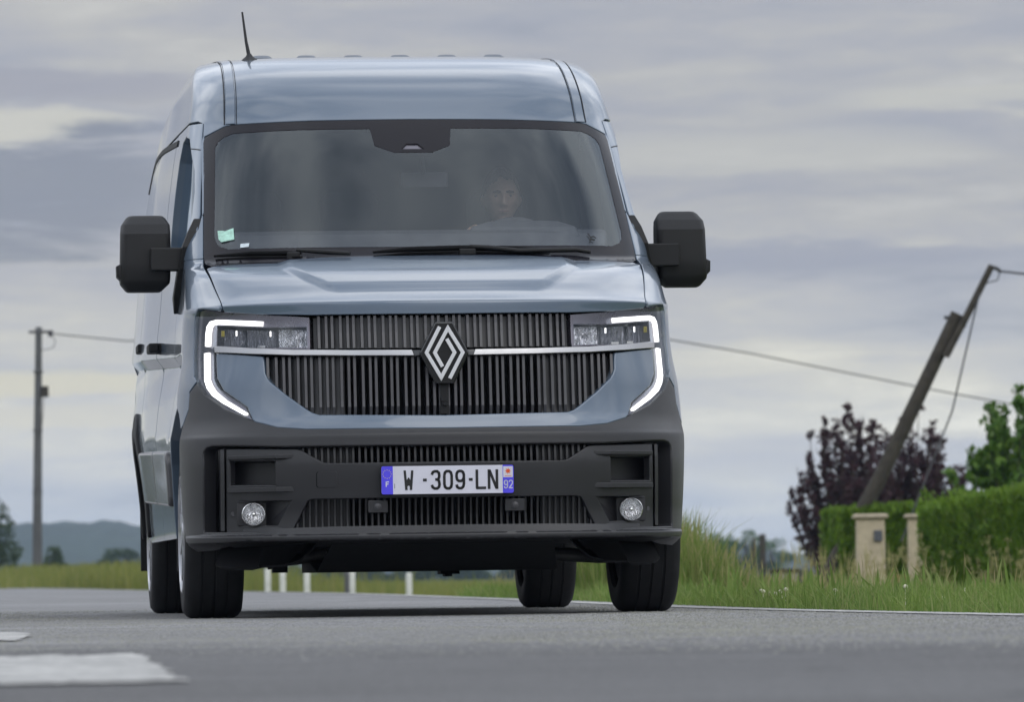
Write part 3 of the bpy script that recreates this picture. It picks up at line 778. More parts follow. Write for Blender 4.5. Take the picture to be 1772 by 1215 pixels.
def trio(lim):
    out = []; k0 = -int(lim / .0835) - 1
    for k in range(k0, -k0 + 1):
        for d in (0.0, .0325, .0608):
            x = k * .0835 + d - .015
            if abs(x) < lim: out.append((x, .0105))
    return out
panel('grille_backing', [(X((0, 1.214), (.52, 1.215), (.84, 1.235), (.93, 1.245), (.95, .95), (.92, .72), (0, .70)), 'sym')], M['deep'], van, off=-.075, res=.05, rim=0, thick=.01)
ug = grille('upper_grille', ug_full, [v for v in trio(.515)], .0105, M['rib'], .045)
lgo = grille('lower_grille', lg_full, trio(.70), .0105, M['rib'], .05, zbend=.828)
# outer thirds of the grille are closed off behind the ribs
for sd in (1, -1):
    panel('grille_blank', [(X((.395, .800), (.493, .800), (.545, .824), (.621, .882), (.680, .936), (.699, .968), (.701, 1.030), (.395, 1.027)), sd)], M['rib_dark'], lgo, off=-.030, res=.04, rim=0, thick=.004)
panel('grille_blank', [(X((.0, 1.064), (.515, 1.066), (.515, 1.186), (0, 1.182)), 'sym')], M['rib_dark'], ug, off=-.032, res=.04, rim=0, thick=.004)
for sd in (1, -1):
    panel('bright_bar', [(X((.126, 1.0455), (.36, 1.048), (.585, 1.055), (.740, 1.067), (.874, 1.082), (.873, 1.0605), (.740, 1.047), (.584, 1.0365), (.36, 1.030), (.118, 1.0265)), sd)], M['satin'], van, off=.012, res=.03, rim=.002, thick=.03)
    panel('bar_end', [(X((.09, 1.045), (.122, 1.0455), (.115, 1.0265), (.09, 1.027)), sd)], M['gloss'], van, off=.008, res=.04, rim=.003, thick=.03)
em = empty('emblem', (0, 0, 0)); em.parent = van
hexa = [(.034, 1.157), (.098, 1.035), (.037, .913), (-.037, .913), (-.098, 1.035), (-.034, 1.157)]
b = MB(); b.prism(hexa, .030, .10); b.build('emblem_base', M['gloss'], em, bevel=.006)
hx2 = [(x * .93, 1.035 + (z - 1.035) * .945) for x, z in hexa]
b = MB(); b.prism(hx2, .0275, .031); b.build('emblem_face', M['black'], em)
e = lambda zx, zy: ((zx - 1185) * .000515, 1.035 - (zy - 405) * .000515)
b = MB()
strokes_mesh(b, [[e(1150, 207), e(1047, 405), e(1157, 594), e(1262, 405), e(1203, 300)], [e(1222, 603), e(1325, 405), e(1213, 218), e(1110, 405), e(1168, 512)]], .0145, lambda x, z: (x, z), .0215, .029)
b.build('emblem_lines', M['badge'], em, bevel=.0012)
b = MB(); b.box(-.017, .017, .055, .11, .795, .915); b.box(-.014, .014, .035, .10, .845, .862); b.lathe([(0, -.012), (.011, -.010), (.012, .0), (.012, .03)], (0, .05, .838), 'y', 20)
b.build('nose_camera', M['black'], van, smooth=40)

# --- headlights
hl = X((.526, 1.064), (.526, 1.186), (.70, 1.201), (.862, 1.219), (.925, 1.233), (.941, 1.228), (.947, 1.20), (.957, 1.06), (.957, .966), (.946, .935), (.925, .898), (.852, .834), (.760, .788), (.750, .788), (.768, .838), (.856, .908), (.879, .958), (.880, 1.086), (.740, 1.072))
cell = X((.535, 1.068), (.535, 1.152), (.70, 1.154), (.80, 1.162), (.880, 1.172), (.884, 1.090), (.74, 1.074))
for sd in (1, -1):
    h = empty('headlight', (0, 0, 0)); h.parent = van
    panel('lamp_housing', [(hl, sd), (cell, sd)], M['lamp_grey'], h, off=-.014, res=.02, rim=.002, thick=.06)
    panel('lamp_recess', [(X((.528, 1.060), (.528, 1.165), (.90, 1.185), (.90, 1.08)), sd)], M['lamp_dark'], h, off=-.07, res=.03, rim=0, thick=.005)
    def flute(P): return -.052 + .010 * np.cos((np.abs(P[..., 0]) - .60) / .075 * 1.5)
    panel('reflector', [(X((.540, 1.070), (.540, 1.145), (.660, 1.149), (.660, 1.072)), sd)], M['reflector'], h, res=.012, rim=.002, thick=.02, disp=flute)
    def bowl(P): return -.06 + .25 * ((np.abs(P[..., 0]) - .735) ** 2 + (P[..., 2] - 1.11) ** 2) ** .5 * .6
    panel('reflector', [(X((.680, 1.074), (.680, 1.145), (.790, 1.152), (.790, 1.082)), sd)], M['reflector_dark'], h, res=.012, rim=.002, thick=.02, disp=bowl)
    panel('reflector', [(X((.805, 1.086), (.805, 1.150), (.878, 1.158), (.878, 1.094)), sd)], M['reflector_dark'], h, res=.012, rim=.002, thick=.02, off=-.045)
    for x, z, wd, hh, mt in ((.668, 1.126, .006, .022, 'drl'), (.797, 1.134, .006, .022, 'drl'), (.848, 1.135, .014, .024, 'amber')):
        p = on(x, z, -.035); b = MB(); b.box(*sorted((sd * (x - wd / 2), sd * (x + wd / 2))), p[1] - .006, p[1] + .006, z - hh / 2, z + hh / 2); b.build('lamp_bulb', M[mt], h, bevel=.002)
    for x0, x1, z in ((.69, .72, 1.073), (.76, .785, 1.078)):
        p = on((x0 + x1) / 2, z, -.02); b = MB(); b.box(*sorted((sd * x0, sd * x1)), p[1] - .004, p[1] + .004, z - .002, z + .007); b.build('lamp_trim', M['chrome'], h)
    a1 = stroke([(.704, 1.1675), (.80, 1.176), (.878, 1.184), (.897, 1.180), (.906, 1.166), (.910, 1.14), (.913, 1.091)], .0165)
    panel('light_strip', [(X(*a1), sd)], M['drl'], h, off=-.006, res=.03, rim=.0015, thick=.01)
    a2 = [(.9085, 1.064), (.9255, 1.062), (.928, .953), (.920, .921), (.901, .890), (.861, .857), (.782, .8075), (.772, .8075), (.770, .813), (.849, .867), (.887, .903), (.901, .928), (.910, .955)]
    panel('light_strip', [(X(*a2), sd)], M['drl'], h, off=-.006, res=.03, rim=.0015, thick=.01)
    ins = X((.880, 1.086), (.890, 1.086), (.890, .955), (.882, .930), (.868, .910), (.776, .838), (.757, .798), (.750, .788), (.768, .838), (.856, .908), (.879, .958))
    panel('lamp_edge', [(ins, sd)], M['gloss'], h, off=-.006, res=.03, rim=.002, thick=.01)
    panel('lamp_lens', [(hl, sd)], M['lens'], h, off=.002, res=.025, rim=0, thick=0)

# --- bumper
btop = X((0, .736), (.541, .740), (.653, .750), (.738, .774), (.762, .784), (.854, .828), (.930, .893), (.952, .938), (.978, .903))
b_out = btop + Y((.545, .83), (.58, .77), (.60, .6), (.61, .42), (.575, .31)) + X((.958, .270), (.90, .273), (.80, .296), (.65, .302), (0, .300))
inset = X((0, .677), (.640, .680), (.870, .691), (.905, .691), (.926, .684), (.938, .668), (.941, .647), (.941, .338), (.860, .3365), (.639, .336), (0, .336))
zl_b = (.3325, .3345, .3355, .338, .342, .292, .296, .30, .303, .307, .312, .317, .322, .325, .328, .331, .334, .337, .34, .345, .70, .71, .715, .72, .725, .73, .735, .74, .75, .76)
panel('front_bumper', [(b_out, 'sym'), (inset, 'sym')], M['bumper'], van, res=.025, rim=.007, thick=.06, zl=zl_b, sl=np.arange(.5, 1.0, .02))
panel('bumper_backing', [(X((0, .69), (.64, .69), (.95, .70), (.95, .33), (0, .31)), 'sym')], M['deep'], van, off=-.13, res=.05, rim=0, thick=.01)
ins_out = X((0, .602), (.470, .602), (.490, .607), (.570, .658), (.588, .664), (.861, .671), (.863, .340), (.63, .3385), (0, .3375))
box_h = X((.670, .519), (.670, .626), (.852, .630), (.852, .521))
fog_h = X((.814, .467), (.604, .463), (.664, .362), (.814, .364))
low_h = X((0, .468), (.530, .468), (.549, .461), (.612, .347), (0, .345))
bi = panel('bumper_insert', [(ins_out, 'sym'), (low_h, 'sym'), (box_h, 1), (box_h, -1), (fog_h, 1), (fog_h, -1)], M['bumper'], van, off=-.018, res=.025, rim=.005, thick=.03)
for sd in (1, -1):
    # upright fin at the end of the insert, intake box, lamp pocket
    b = MB(); lp = []
    for z in np.linspace(.345, .672, 8):
        p, q = on(sd * .866, z, -.012), on(sd * .882, z, -.012)
        lp.append([(p[0], p[1], z), (q[0], q[1], z), (q[0], q[1] + .12, z), (p[0], p[1] + .12, z)])
    b.loft(lp); b.build('air_curtain_fin', M['bumper'], bi, bevel=.004)
    b = MB(); c = [(.668, .517), (.668, .628), (.854, .632), (.854, .519)]
    lo_ = [tuple(on(sd * x, z, -.024)) for x, z in c]; lb = [(x, y + .09, z + (.012 if i in (0, 3) else -.012)) for i, (x, y, z) in enumerate(lo_)]
    b.add(lo_ + lb, [(0, 1, 5, 4), (1, 2, 6, 5), (2, 3, 7, 6), (3, 0, 4, 7), (4, 5, 6, 7)]); b.build('intake_recess', M['bumper'], bi, fix=False)
    for z, hh in ((.507, .010), (.636, .008)):
        P = [on(sd * x, z, -.018) for x in (.860, .672, .598)]
        b = MB(); top = [(P[0][0], P[0][1] - .030), (P[1][0], P[1][1] - .026), (P[2][0], P[2][1] + .002), (P[1][0], P[1][1] + .004), (P[0][0], P[0][1] + .004)]
        b.loft([[(x, y, zz_) for x, y in top] for zz_ in (z - hh, z + hh)]); b.build('intake_shelf', M['bumper'], bi, bevel=.003)
    b = MB(); c = [(.816, .469), (.602, .465), (.662, .360), (.816, .362)]; c2 = [(.812, .458), (.697, .456), (.697, .367), (.812, .368)]
    lo_ = [tuple(on(sd * x, z, -.024)) for x, z in c]; ym = on(sd * .749, .411, 0)[1]
    lb = [(sd * x, ym + .055, z) for x, z in c2]
    b.add(lo_ + lb, [(0, 1, 5, 4), (1, 2, 6, 5), (2, 3, 7, 6), (3, 0, 4, 7), (4, 5, 6, 7)]); b.build('lamp_pocket', M['bumper'], bi, fix=False)
    f = empty('fog_lamp', (0, 0, 0)); f.parent = van
    c = (sd * .749, ym + .005, .411)
    b = MB(); b.lathe([(.0425, .0), (.0445, -.004), (.0465, -.002), (.0475, .004), (.0475, .06)], c, 'y', 40); b.build('lamp_ring', M['chrome'], f, smooth=50)
    b = MB(); b.lathe([(.0, .030), (.012, .028), (.025, .021), (.036, .010), (.0425, .0)], c, 'y', 40); b.build('lamp_reflector', M['fog_reflector'], f, smooth=60)
    b = MB(); b.lathe([(.0, -.012), (.006, -.011), (.009, -.004), (.009, .03)], c, 'y', 20); b.build('lamp_bulb', M['chrome'], f, smooth=60)
    b = MB(); b.lathe([(.0, -.010), (.016, -.0092), (.03, -.0062), (.040, -.002), (.0425, .0)], c, 'y', 40); b.build('lamp_lens', M['lens'], f, smooth=80)
    p = on(sd * .838, .412, -.018); b = MB(); b.lathe([(0, -.004), (.008, -.004), (.0095, 0), (.0095, .01)], (p[0], p[1], p[2]), 'y', 20); b.build('parking_sensor', M['rib'], bi, smooth=50)
    p = on(sd * .272, .433, -.02); b = MB(); b.box(p[0] - .039, p[0] + .039, p[1] - .006, p[1] + .03, .409, .458); sb = b.build('sensor_mount', M['bumper'], bi, bevel=.003)
    b = MB(); b.lathe([(0, -.012), (.009, -.012), (.012, -.010), (.0125, -.006), (.015, -.006), (.015, .0)], (p[0], p[1] - .004, .433), 'y', 24); b.build('parking_sensor', M['rib'], bi, smooth=40)
tow = [(-.508, .573), (-.440, .573), (-.434, .567), (-.434, .515), (-.440, .509), (-.508, .509), (-.514, .515), (-.514, .567)]
ti = [(-.471 + (x + .474) * .955, .541 + (z - .541) * .95) for x, z in tow]
panel('towing_cover', [([('x', -a, z) for a, z in ti], -1)], M['bumper'], bi, off=-.0165, res=.04, rim=.0015, thick=.004)
ring_ = [('x', -a, z) for a, z in tow]
panel('towing_gap', [(ring_, -1), ([('x', -a, z) for a, z in ti], -1)], M['deep'], bi, off=-.0172, res=.04, rim=0, thick=.002)
mid_full = [(0, .676), (.585, .676), (.49, .606), (-.49, .606), (-.585, .676)]
grille('bumper_grille', mid_full, [(k * .0242, .0085) for k in range(-24, 25)], .0085, M['rib_dark'], .04, front_off=-.03)
low_full = [(0, .468), (.545, .468), (.618, .338), (-.618, .338), (-.545, .468)]
lwg = grille('bumper_grille', low_full, [(k * .0242, .0075) for k in range(-25, 26)], .0075, M['rib_dark'], .04, front_off=-.034)
for sd in (1, -1):
    panel('grille_blank', [(X((.385, .345), (.612, .345), (.545, .464), (.385, .464)), sd)], M['black'], lwg, off=-.045, res=.05, rim=0, thick=.004)
    panel('grille_blank', [(X((.375, .606), (.49, .608), (.58, .674), (.375, .674)), sd)], M['black'], bi, off=-.045, res=.05, rim=0, thick=.004)
# belly panel sloping down behind the lip
b = MB(); b.loft([[(-x, y, z), (x, y, z), (x, y + .02, z - .004), (-x, y + .02, z - .004)] for x, y, z in ((.90, .13, .300), (.84, .25, .288), (.80, .36, .284))])
b.build('under_tray', M['black'], van)
b = MB(); b.loft([[(-.44, .20, .29), (.44, .20, .29), (.44, .24, .29), (-.44, .24, .29)], [(-.485, .42, .182), (.475, .42, .182), (.475, .46, .178), (-.485, .46, .178)], [(-.485, 1.35, .178), (.475, 1.35, .178), (.475, 1.36, .26), (-.485, 1.36, .26)]])
b.build('engine_tray', M['under'], van, fix=True)

# --- number plate
pl = empty('number_plate', (0, 0, 0)); pl.parent = van
px = lambda mm: -.26 + mm / 1000.0
PY = -.030
def rr2(x0, x1, z0, z1, r, tl=1, tr=1, br=1, bl=1):
    o = []
    for (cx, cz, a0, on_) in ((x1 - r, z1 - r, 0, tr), (x0 + r, z1 - r, 90, tl), (x0 + r, z0 + r, 180, bl), (x1 - r, z0 + r, 270, br)):
        if on_: o += arc(cx, cz, r, r, a0, a0 + 90, 4)
        else: o.append({0: (x1, z1), 90: (x0, z1), 180: (x0, z0), 270: (x1, z0)}[a0])
    return o
PZ0, PZ1 = .4795, .5895
b = MB(); b.prism(rr2(-.264, .264, PZ0 - .004, PZ1 + .004, .008), PY + .004, .0); b.build('plate_holder', M['black'], pl, bevel=.002)
b = MB(); b.prism(rr2(-.26, .26, PZ0, PZ1, .008), PY, PY + .006); b.build('plate_sheet', M['plate_white'], pl)
b = MB(); b.prism(rr2(-.26, px(45), PZ0, PZ1, .008, tr=0, br=0), PY - .0008, PY - .0002); b.build('blue_band', M['plate_blue'], pl)
b = MB(); b.prism(rr2(px(477), .26, PZ0, PZ1, .008, tl=0, bl=0), PY - .0008, PY - .0002); b.build('blue_band', M['plate_blue'], pl)
zc, hh = .5340, .0770
b = MB()
t, bo = zc + hh / 2, zc - hh / 2; wd = .0106; h2 = wd / 2
def char(strk, x0, w): return [[(px(x0) + a * w, bo + c * hh) for a, c in s] for s in strk]
e_ = .06
CH = {
 'W': [[(.05, 1), (.17, .0), (.22, .06), (.5, .60), (.78, .06), (.83, 0), (.95, 1)]],
 '0': [[(.13, .72), (.2, .87), (.36, .937), (.64, .937), (.8, .87), (.87, .72), (.87, .28), (.8, .13), (.64, .063), (.36, .063), (.2, .13), (.13, .28), (.13, .72)]],
 '3': [[(.10, .76), (.2, .89), (.4, .937), (.64, .937), (.82, .86), (.86, .72), (.82, .59), (.66, .52), (.44, .52)], [(.66, .52), (.82, .45), (.87, .28), (.82, .14), (.64, .063), (.38, .063), (.18, .12), (.10, .25)]],
 '9': [[(.87, .62), (.80, .50), (.62, .43), (.36, .43), (.19, .50), (.13, .66), (.15, .80), (.24, .90), (.40, .937), (.62, .937), (.78, .89), (.87, .76), (.87, .30), (.80, .14), (.62, .063), (.38, .063), (.19, .12), (.13, .25)]],
 'L': [[(.13, 1), (.13, .063), (1.0, .063)]],
 'N': [[(.12, 0), (.12, 1)], [(.16, .97), (.84, .03)], [(.88, 0), (.88, 1)]],
 '2': [[(.08, .76), (.18, .89), (.36, .937), (.64, .937), (.84, .86), (.88, .70), (.80, .54), (.10, .063), (.95, .063)]],
 'F': [[(.15, 0), (.15, 1)], [(.15, .93), (.95, .93)], [(.15, .52), (.80, .52)]],
}
def text(mb, ch, x0, w, y0, y1, sw=wd):
    ss = char(CH[ch], x0, w)
    for s in ss:
        for i in range(len(s) - 1):
            strokes_mesh(mb, [[s[i], s[i + 1]]], sw, lambda x, z: (x, z), y0, y1)
        for q in s[1:-1]:
            mb.prism([(q[0] + sw / 2 * math.cos(k * math.pi / 5), q[1] + sw / 2 * math.sin(k * math.pi / 5)) for k in range(10)], y0, y1)
# W is a filled pointed form, the rest are strokes
for poly in ([(.0, 1), (.24, 1), (.30, .50), (.42, .60), (.5, .64), (.58, .60), (.70, .50), (.76, 1), (1.0, 1), (.87, 0), (.66, 0), (.58, .22), (.42, .22), (.34, 0), (.13, 0)],):
    def q(a, c): return (px(87) + a * .039, bo + c * hh)
    b.prism([q(*v) for v in ((.0, 1), (.24, 1), (.40, .0), (.15, .0))], PY - .0012, PY - .0003)
    b.prism([q(*v) for v in ((.76, 1), (1.0, 1), (.85, .0), (.60, .0))], PY - .0012, PY - .0003)
    b.prism([q(*v) for v in ((.30, .50), (.42, .59), (.44, .63), (.56, .63), (.58, .59), (.70, .50), (.62, .17), (.55, .22), (.45, .22), (.38, .17))], PY - .0014, PY - .0003)
for c_, x0 in (('3', 194), ('0', 242), ('9', 290)): text(b, c_, x0, .039, PY - .0012, PY - .0003)
text(b, 'L', 370, .041, PY - .0012, PY - .0003)
text(b, 'N', 418, .041, PY - .0012, PY - .0003)
for x0, x1 in ((163, 178), (343.5, 358.5)): b.prism([(px(x0), zc - .0055), (px(x1), zc - .0055), (px(x1), zc + .0055), (px(x0), zc + .0055)], PY - .0012, PY - .0003)
b.prism([(px(51), .503), (px(52.5), .503), (px(52.5), .521), (px(51), .521)], PY - .0012, PY - .0003)
b.build('plate_characters', M['plate_black'], pl)
b = MB()
for k in range(12):
    a = 2 * math.pi * k / 12; cx, cz = px(22.5) + .0165 * math.cos(a), .5585 + .0165 * math.sin(a)
    b.prism([(cx + (.0026 if j % 2 == 0 else .0012) * math.sin(j * math.pi / 5), cz + (.0026 if j % 2 == 0 else .0012) * math.cos(j * math.pi / 5)) for j in range(10)], PY - .0014, PY - .0009)
b.build('star_ring', M['plate_yellow'], pl)
b = MB(); _bo, _hh = bo, hh
bo, hh = .509, .0205
for s in char(CH['F'], 16.5, .0135): strokes_mesh(b, [s], .0042, lambda x, z: (x, z), PY - .0014, PY - .0009)
bo, hh = .497, .0335
b.build('country_letter', M['plate_white'], pl); b = MB()
text(b, '9', 481, .0165, PY - .0014, PY - .0009, .0044); text(b, '2', 500.5, .0165, PY - .0014, PY - .0009, .0044)
bo, hh = _bo, _hh
b.build('department_number', M['plate_white'], pl)
b = MB(); b.prism(rr2(px(479), px(517), .541, .584, .002), PY - .0014, PY - .0009); b.build('mark_field', M['plate_white'], pl)
b = MB(); cx, cz = px(498), .5655
b.prism([(cx + (.0135 if j % 2 == 0 else .0062) * math.sin(j * math.pi / 8 + .1), cz + (.0135 if j % 2 == 0 else .0062) * math.cos(j * math.pi / 8 + .1)) for j in range(16)], PY - .002, PY - .0014)
b.prism([(px(485), .5455), (px(511), .5455), (px(511), .5475), (px(485), .5475)], PY - .002, PY - .0014)
b.build('region_mark', M['plate_orange'], pl)

# --- door mirrors
def mir_loops(sd):
    L_ = []
    for z, x0, x1, y0, y1, r in ((1.352, 1.058, 1.192, 1.335, 1.43, .02), (1.357, 1.050, 1.200, 1.325, 1.435, .02), (1.385, 1.020, 1.222, 1.290, 1.445, .025), (1.400, 1.017, 1.224, 1.283, 1.45, .025), (1.47, 1.014, 1.222, 1.280, 1.45, .03), (1.590, 1.014, 1.219, 1.285, 1.45, .03), (1.594, 1.014, 1.219, 1.289, 1.45, .03), (1.629, 1.015, 1.216, 1.318, 1.445, .03), (1.634, 1.017, 1.213, 1.325, 1.445, .03), (1.660, 1.032, 1.196, 1.362, 1.44, .025), (1.669, 1.042, 1.184, 1.375, 1.435, .022), (1.671, 1.050, 1.176, 1.385, 1.43, .02)):
        L_.append([(sd * p[0], p[1], p[2]) for p in rrect(x0, x1, y0, y1, r, z)])
    return L_
for sd in (1, -1):
    mr = empty('door_mirror', (0, 0, 0)); mr.parent = van
    b = MB(); b.loft(mir_loops(sd)); b.build('mirror_housing', M['mirror_black'], mr, smooth=28)
    b = MB(); b.loft([[(sd * x, y, z) for x, y, z in rrect(1.19, x1, 1.30, 1.42, .012, z_)] for z_, x1 in ((1.398, 1.222), (1.415, 1.238), (1.458, 1.239), (1.466, 1.224))]); b.build('camera_pod', M['mirror_black'], mr, smooth=28)
    b = MB(); b.box(*sorted((sd * 1.03, sd * 1.20)), 1.445, 1.452, 1.39, 1.63); b.build('mirror_glass', M['chrome'], mr)
    b = MB(); b.loft([[(sd * x, y, z) for x, y, z in ((.925, 1.262, z0), (1.10, 1.245, z0), (1.10, 1.32, z0), (.925, 1.36, z0))] for z0 in (1.435, 1.530)]); b.build('mirror_arm', M['mirror_black'], mr, bevel=.006)
    b = MB(); b.loft([[(sd * x, y, z) for x, y, z in ((xa, ya, z0), (xb, ya, z0), (xb, yb, z0), (xa, yb, z0))] for xa, xb, ya, yb, z0 in ((.985, 1.000, 1.40, 1.42, 1.262), (.962, 1.004, 1.30, 1.45, 1.33), (.92, .985, 1.24, 1.48, 1.44), (.90, .968, 1.22, 1.48, 1.53), (.885, .942, 1.235, 1.36, 1.60), (.885, .918, 1.27, 1.31, 1.65))]); b.build('mirror_base', M['mirror_black'], mr, bevel=.004)

# --- aerial
b = MB(); ar = empty('aerial', (0, 0, 0)); ar.parent = van
ax, ay, az = -.615, 2.42, 2.395
b.loft([[(ax + dx_ * k * .036, ay + dy_ * k * .055 + .0, az + zz_) for dx_, dy_ in ((-1, -1), (-.6, -1.2), (.6, -1.2), (1, -1), (1, 1), (.5, 1.2), (-.5, 1.2), (-1, 1))] for k, zz_ in ((1.0, -.03), (1.0, .010), (.85, .017), (.45, .030), (.2, .045))]); b.build('aerial_base', M['mirror_black'], ar, smooth=30)
b = MB(); b.tube([(ax, ay, az + .035), (ax - .010, ay + .03, az + .10), (ax - .022, ay + .09, az + .235)], [.009, .0065, .0042], 10); b.build('aerial_rod', M['black'], ar, smooth=60)

# --- wheels
def wheel(x, y, sd):
    w = empty('wheel', (sd * x, y, 0)); w.parent = van
    rr = .347; hw = .114
    pr = [(.235, -hw + .012), (.245, -hw - .002), (.285, -hw - .006), (.318, -hw - .003), (.336, -hw + .012), (.344, -hw + .030)]
    for g in (-.050, .0, .050):
        pr += [(rr, g - .006), (rr - .006, g - .0045), (rr - .006, g + .0045), (rr, g + .006)]
    pr += [(.344, hw - .030), (.336, hw - .012), (.318, hw + .003), (.285, hw + .006), (.245, hw + .002), (.235, hw - .012)]
    b = MB(); b.lathe(pr, (0, 0, rr - .004), 'x', 72); b.build('tyre', M['rubber'], w, smooth=40)
    b = MB(); s = sd
    b.lathe([(.0, hw + .004), (.045, hw + .004), (.055, hw - .006), (.10, hw - .022), (.18, hw - .014), (.215, hw - .006), (.230, hw + .004), (.236, hw + .009), (.242, hw + .004), (.240, hw - .05)], (0, 0, rr - .004), 'x', 48, sgn=s)
    for k in range(10):
        a = 2 * math.pi * k / 10
        Mx = Matrix.Translation((s * (hw - .010), 0, rr - .004)) @ Matrix.Rotation(a, 4, 'X')
        b.box(-.012, .018, -.016, .016, .05, .222, 0, Mx)
    b.build('rim', M['alloy'], w, smooth=30)
    b = MB()
    for k in range(10):
        a = 2 * math.pi * (k + .5) / 10
        Mx = Matrix.Translation((s * (hw - .013), 0, rr - .004)) @ Matrix.Rotation(a, 4, 'X')
        b.box(-.004, .0045, -.022, .022, .125, .19, 0, Mx)
    b.build('rim_slots', M['black'], w)
    b = MB(); b.lathe([(.0, -hw + .02), (.214, -hw + .02), (.214, -hw + .06)], (0, 0, rr - .004), 'x', 40, sgn=s); b.build('brake_drum', M['under'], w)
for x, y in ((.8824, .913), (.872, 4.498)):
    for sd in (1, -1): wheel(x, y, sd)

# --- underside
b = MB(); b.box(-.80, .80, 1.36, 5.5, .42, .50); b.box(-.62, .62, .45, 1.36, .45, .60); b.box(-.97, -.76, .55, 1.34, .88, .92); b.box(.76, .97, .55, 1.34, .88, .92); b.box(-.76, -.74, .50, 1.40, .34, .92); b.box(.74, .76, .50, 1.40, .34, .92); b.box(-.98, .98, 1.40, 1.44, .36, .92)
b.box(-.98, .98, 4.0, 5.0, .86, .90); b.box(-.74, -.72, 4.0, 5.0, .45, .90); b.box(.72, .74, 4.0, 5.0, .45, .90); b.box(-.98, .98, 3.93, 3.97, .36, .9); b.box(-.98, .98, 5.02, 5.06, .42, .9)
b.build('underbody', M['under'], van)
for sd in (1, -1):
    b = MB(); b.tube([(sd * .42, .80, .252), (sd * .55, .82, .235), (sd * .70, .88, .222), (sd * .80, .91, .220)], [.022, .026, .022, .018], 10); b.tube([(sd * .40, 1.05, .255), (sd * .60, .98, .245), (sd * .78, .92, .235)], [.02, .02, .02], 8)
    b.build('suspension_arm', M['arm'], van, smooth=50)
b = MB(); b.tube([(-.75, 4.498, .33), (.75, 4.498, .33)], .045, 14); b.build('rear_axle', M['under'], van, smooth=60)
b = MB(); b.box(.11, .19, 1.55, 1.7, .165, .25); b.box(.13, .16, 1.56, 1.68, .155, .17); b.tube([(.15, 1.4, .24), (.15, 3.8, .26)], .035, 10); b.build('exhaust', M['under'], van)
b = MB(); b.box(-.62, -.56, 1.1, 1.2, .18, .215); b.tube([(-.64, 1.15, .205), (-.5, 1.15, .23)], .012, 8); b.build('drain_bracket', M['under'], van)

# --- cab interior
b = MB(); b.loft([[(-.79, y0 + .06, z), (-.5, y0, z), (.5, y0, z), (.79, y0 + .06, z), (.80, y1, z), (-.80, y1, z)] for y0, y1, z in ((.95, 1.60, 1.0), (1.05, 1.60, 1.46), (1.12, 1.55, 1.57), (1.16, 1.45, 1.588))]); b.build('dashboard', M['dash'], van, bevel=.02, bseg=3)
b = MB(); b.loft([[(.44 + k * dx_, y, z) for dx_ in (-1, 1)] + [(.44 + k * dx_ * .8, y + .22, z) for dx_ in (1, -1)] for k, y, z in ((.24, 1.14, 1.55), (.22, 1.16, 1.598), (.15, 1.19, 1.622), (.08, 1.2, 1.626))]); b.build('instrument_hood', M['dash'], van, bevel=.015, bseg=3)
b = MB()
c, ux_, uz_ = Vector((.46, 1.66, 1.485)), Vector((1, 0, 0)), Vector((0, .42, .907)).normalized()
b.tube([c + .195 * (math.cos(2 * math.pi * k / 40) * ux_ + math.sin(2 * math.pi * k / 40) * uz_) for k in range(41)], .0155, 10, cap=False)
for a in (0, 180, 270): b.tube([c, c + .19 * (math.cos(R(a)) * ux_ + math.sin(R(a)) * uz_)], .016, 8)
b.tube([c, c + Vector((0, -.35, -.25))], .03, 10); b.lathe([(0, -.02), (.06, -.015), (.07, .01)], tuple(c), 'y', 24)
b.build('steering_wheel', M['dash'], van, smooth=60)
for xs in (-.62, -.20, .44):
    s = empty('seat', (xs, 2.0, 0)); s.parent = van
    b = MB(); b.loft([[(x, y, z) for x, y, z in rrect(-w_, w_, y0, y1, .05, z)] for w_, y0, y1, z in ((.21, .12, .27, .92), (.22, .13, .29, 1.25), (.205, .19, .33, 1.52), (.17, .22, .33, 1.585))]); b.build('backrest', M['seat'], s, smooth=40)
    b = MB(); b.loft([[(x, y, z) for x, y, z in rrect(-w_, w_, .21, .30, .04, z)] for w_, z in ((.10, 1.63), (.13, 1.66), (.13, 1.78), (.10, 1.82))]); b.build('headrest', M['seat'], s, smooth=40)
    b = MB(); b.loft([[(x, y, z) for x, y, z in rrect(-.22, .22, -.32, .2, .06, z)] for z in (.80, .98)]); b.build('cushion', M['seat'], s, bevel=.03)
b = MB(); b.box(-.84, .84, 2.55, 2.58, .5, 2.25); b.build('partition', M['liner'], van)
b = MB(); b.box(-.90, .90, 1.42, 2.5, .50, .54); b.build('cab_floor', M['liner'], van)
b = MB(); b.loft([[(x, y, z) for x, y, z in rrect(-.03, .17, 1.60, 1.63, .012, z)] for z in (1.795, 1.86)]); b.tube([(.07, 1.61, 1.85), (.05, 1.50, 1.93)], .008, 8); b.build('cab_mirror', M['dash'], van, bevel=.006)
# ------------------------------------------------------------------ road, verge and land
EDGE = [(4.9, -420), (4.9, -30), (4.3, 0), (2.9, 12), (1.74, 18.9), (.98, 24.4), (.22, 33.6), (-.78, 45), (-1.75, 55), (-3.15, 66), (-5.4, 82), (-9.0, 112), (-12.4, 135), (-21, 165), (-48, 200), (-130, 240), (-420, 300)]
_t = np.concatenate([[0], np.cumsum([math.dist(EDGE[i], EDGE[i + 1]) for i in range(len(EDGE) - 1)])])
_ex, _ey = pchip(_t, [p[0] for p in EDGE]), pchip(_t, [p[1] for p in EDGE])
_ts = np.concatenate([np.linspace(0, _t[2], 30)[:-1], np.linspace(_t[2], _t[12], 160)[:-1], np.linspace(_t[12], _t[-1], 50)])
EC = np.stack([_ex(_ts), _ey(_ts)], 1)
_d = np.gradient(EC, axis=0); _d /= np.linalg.norm(_d, axis=1, keepdims=True)
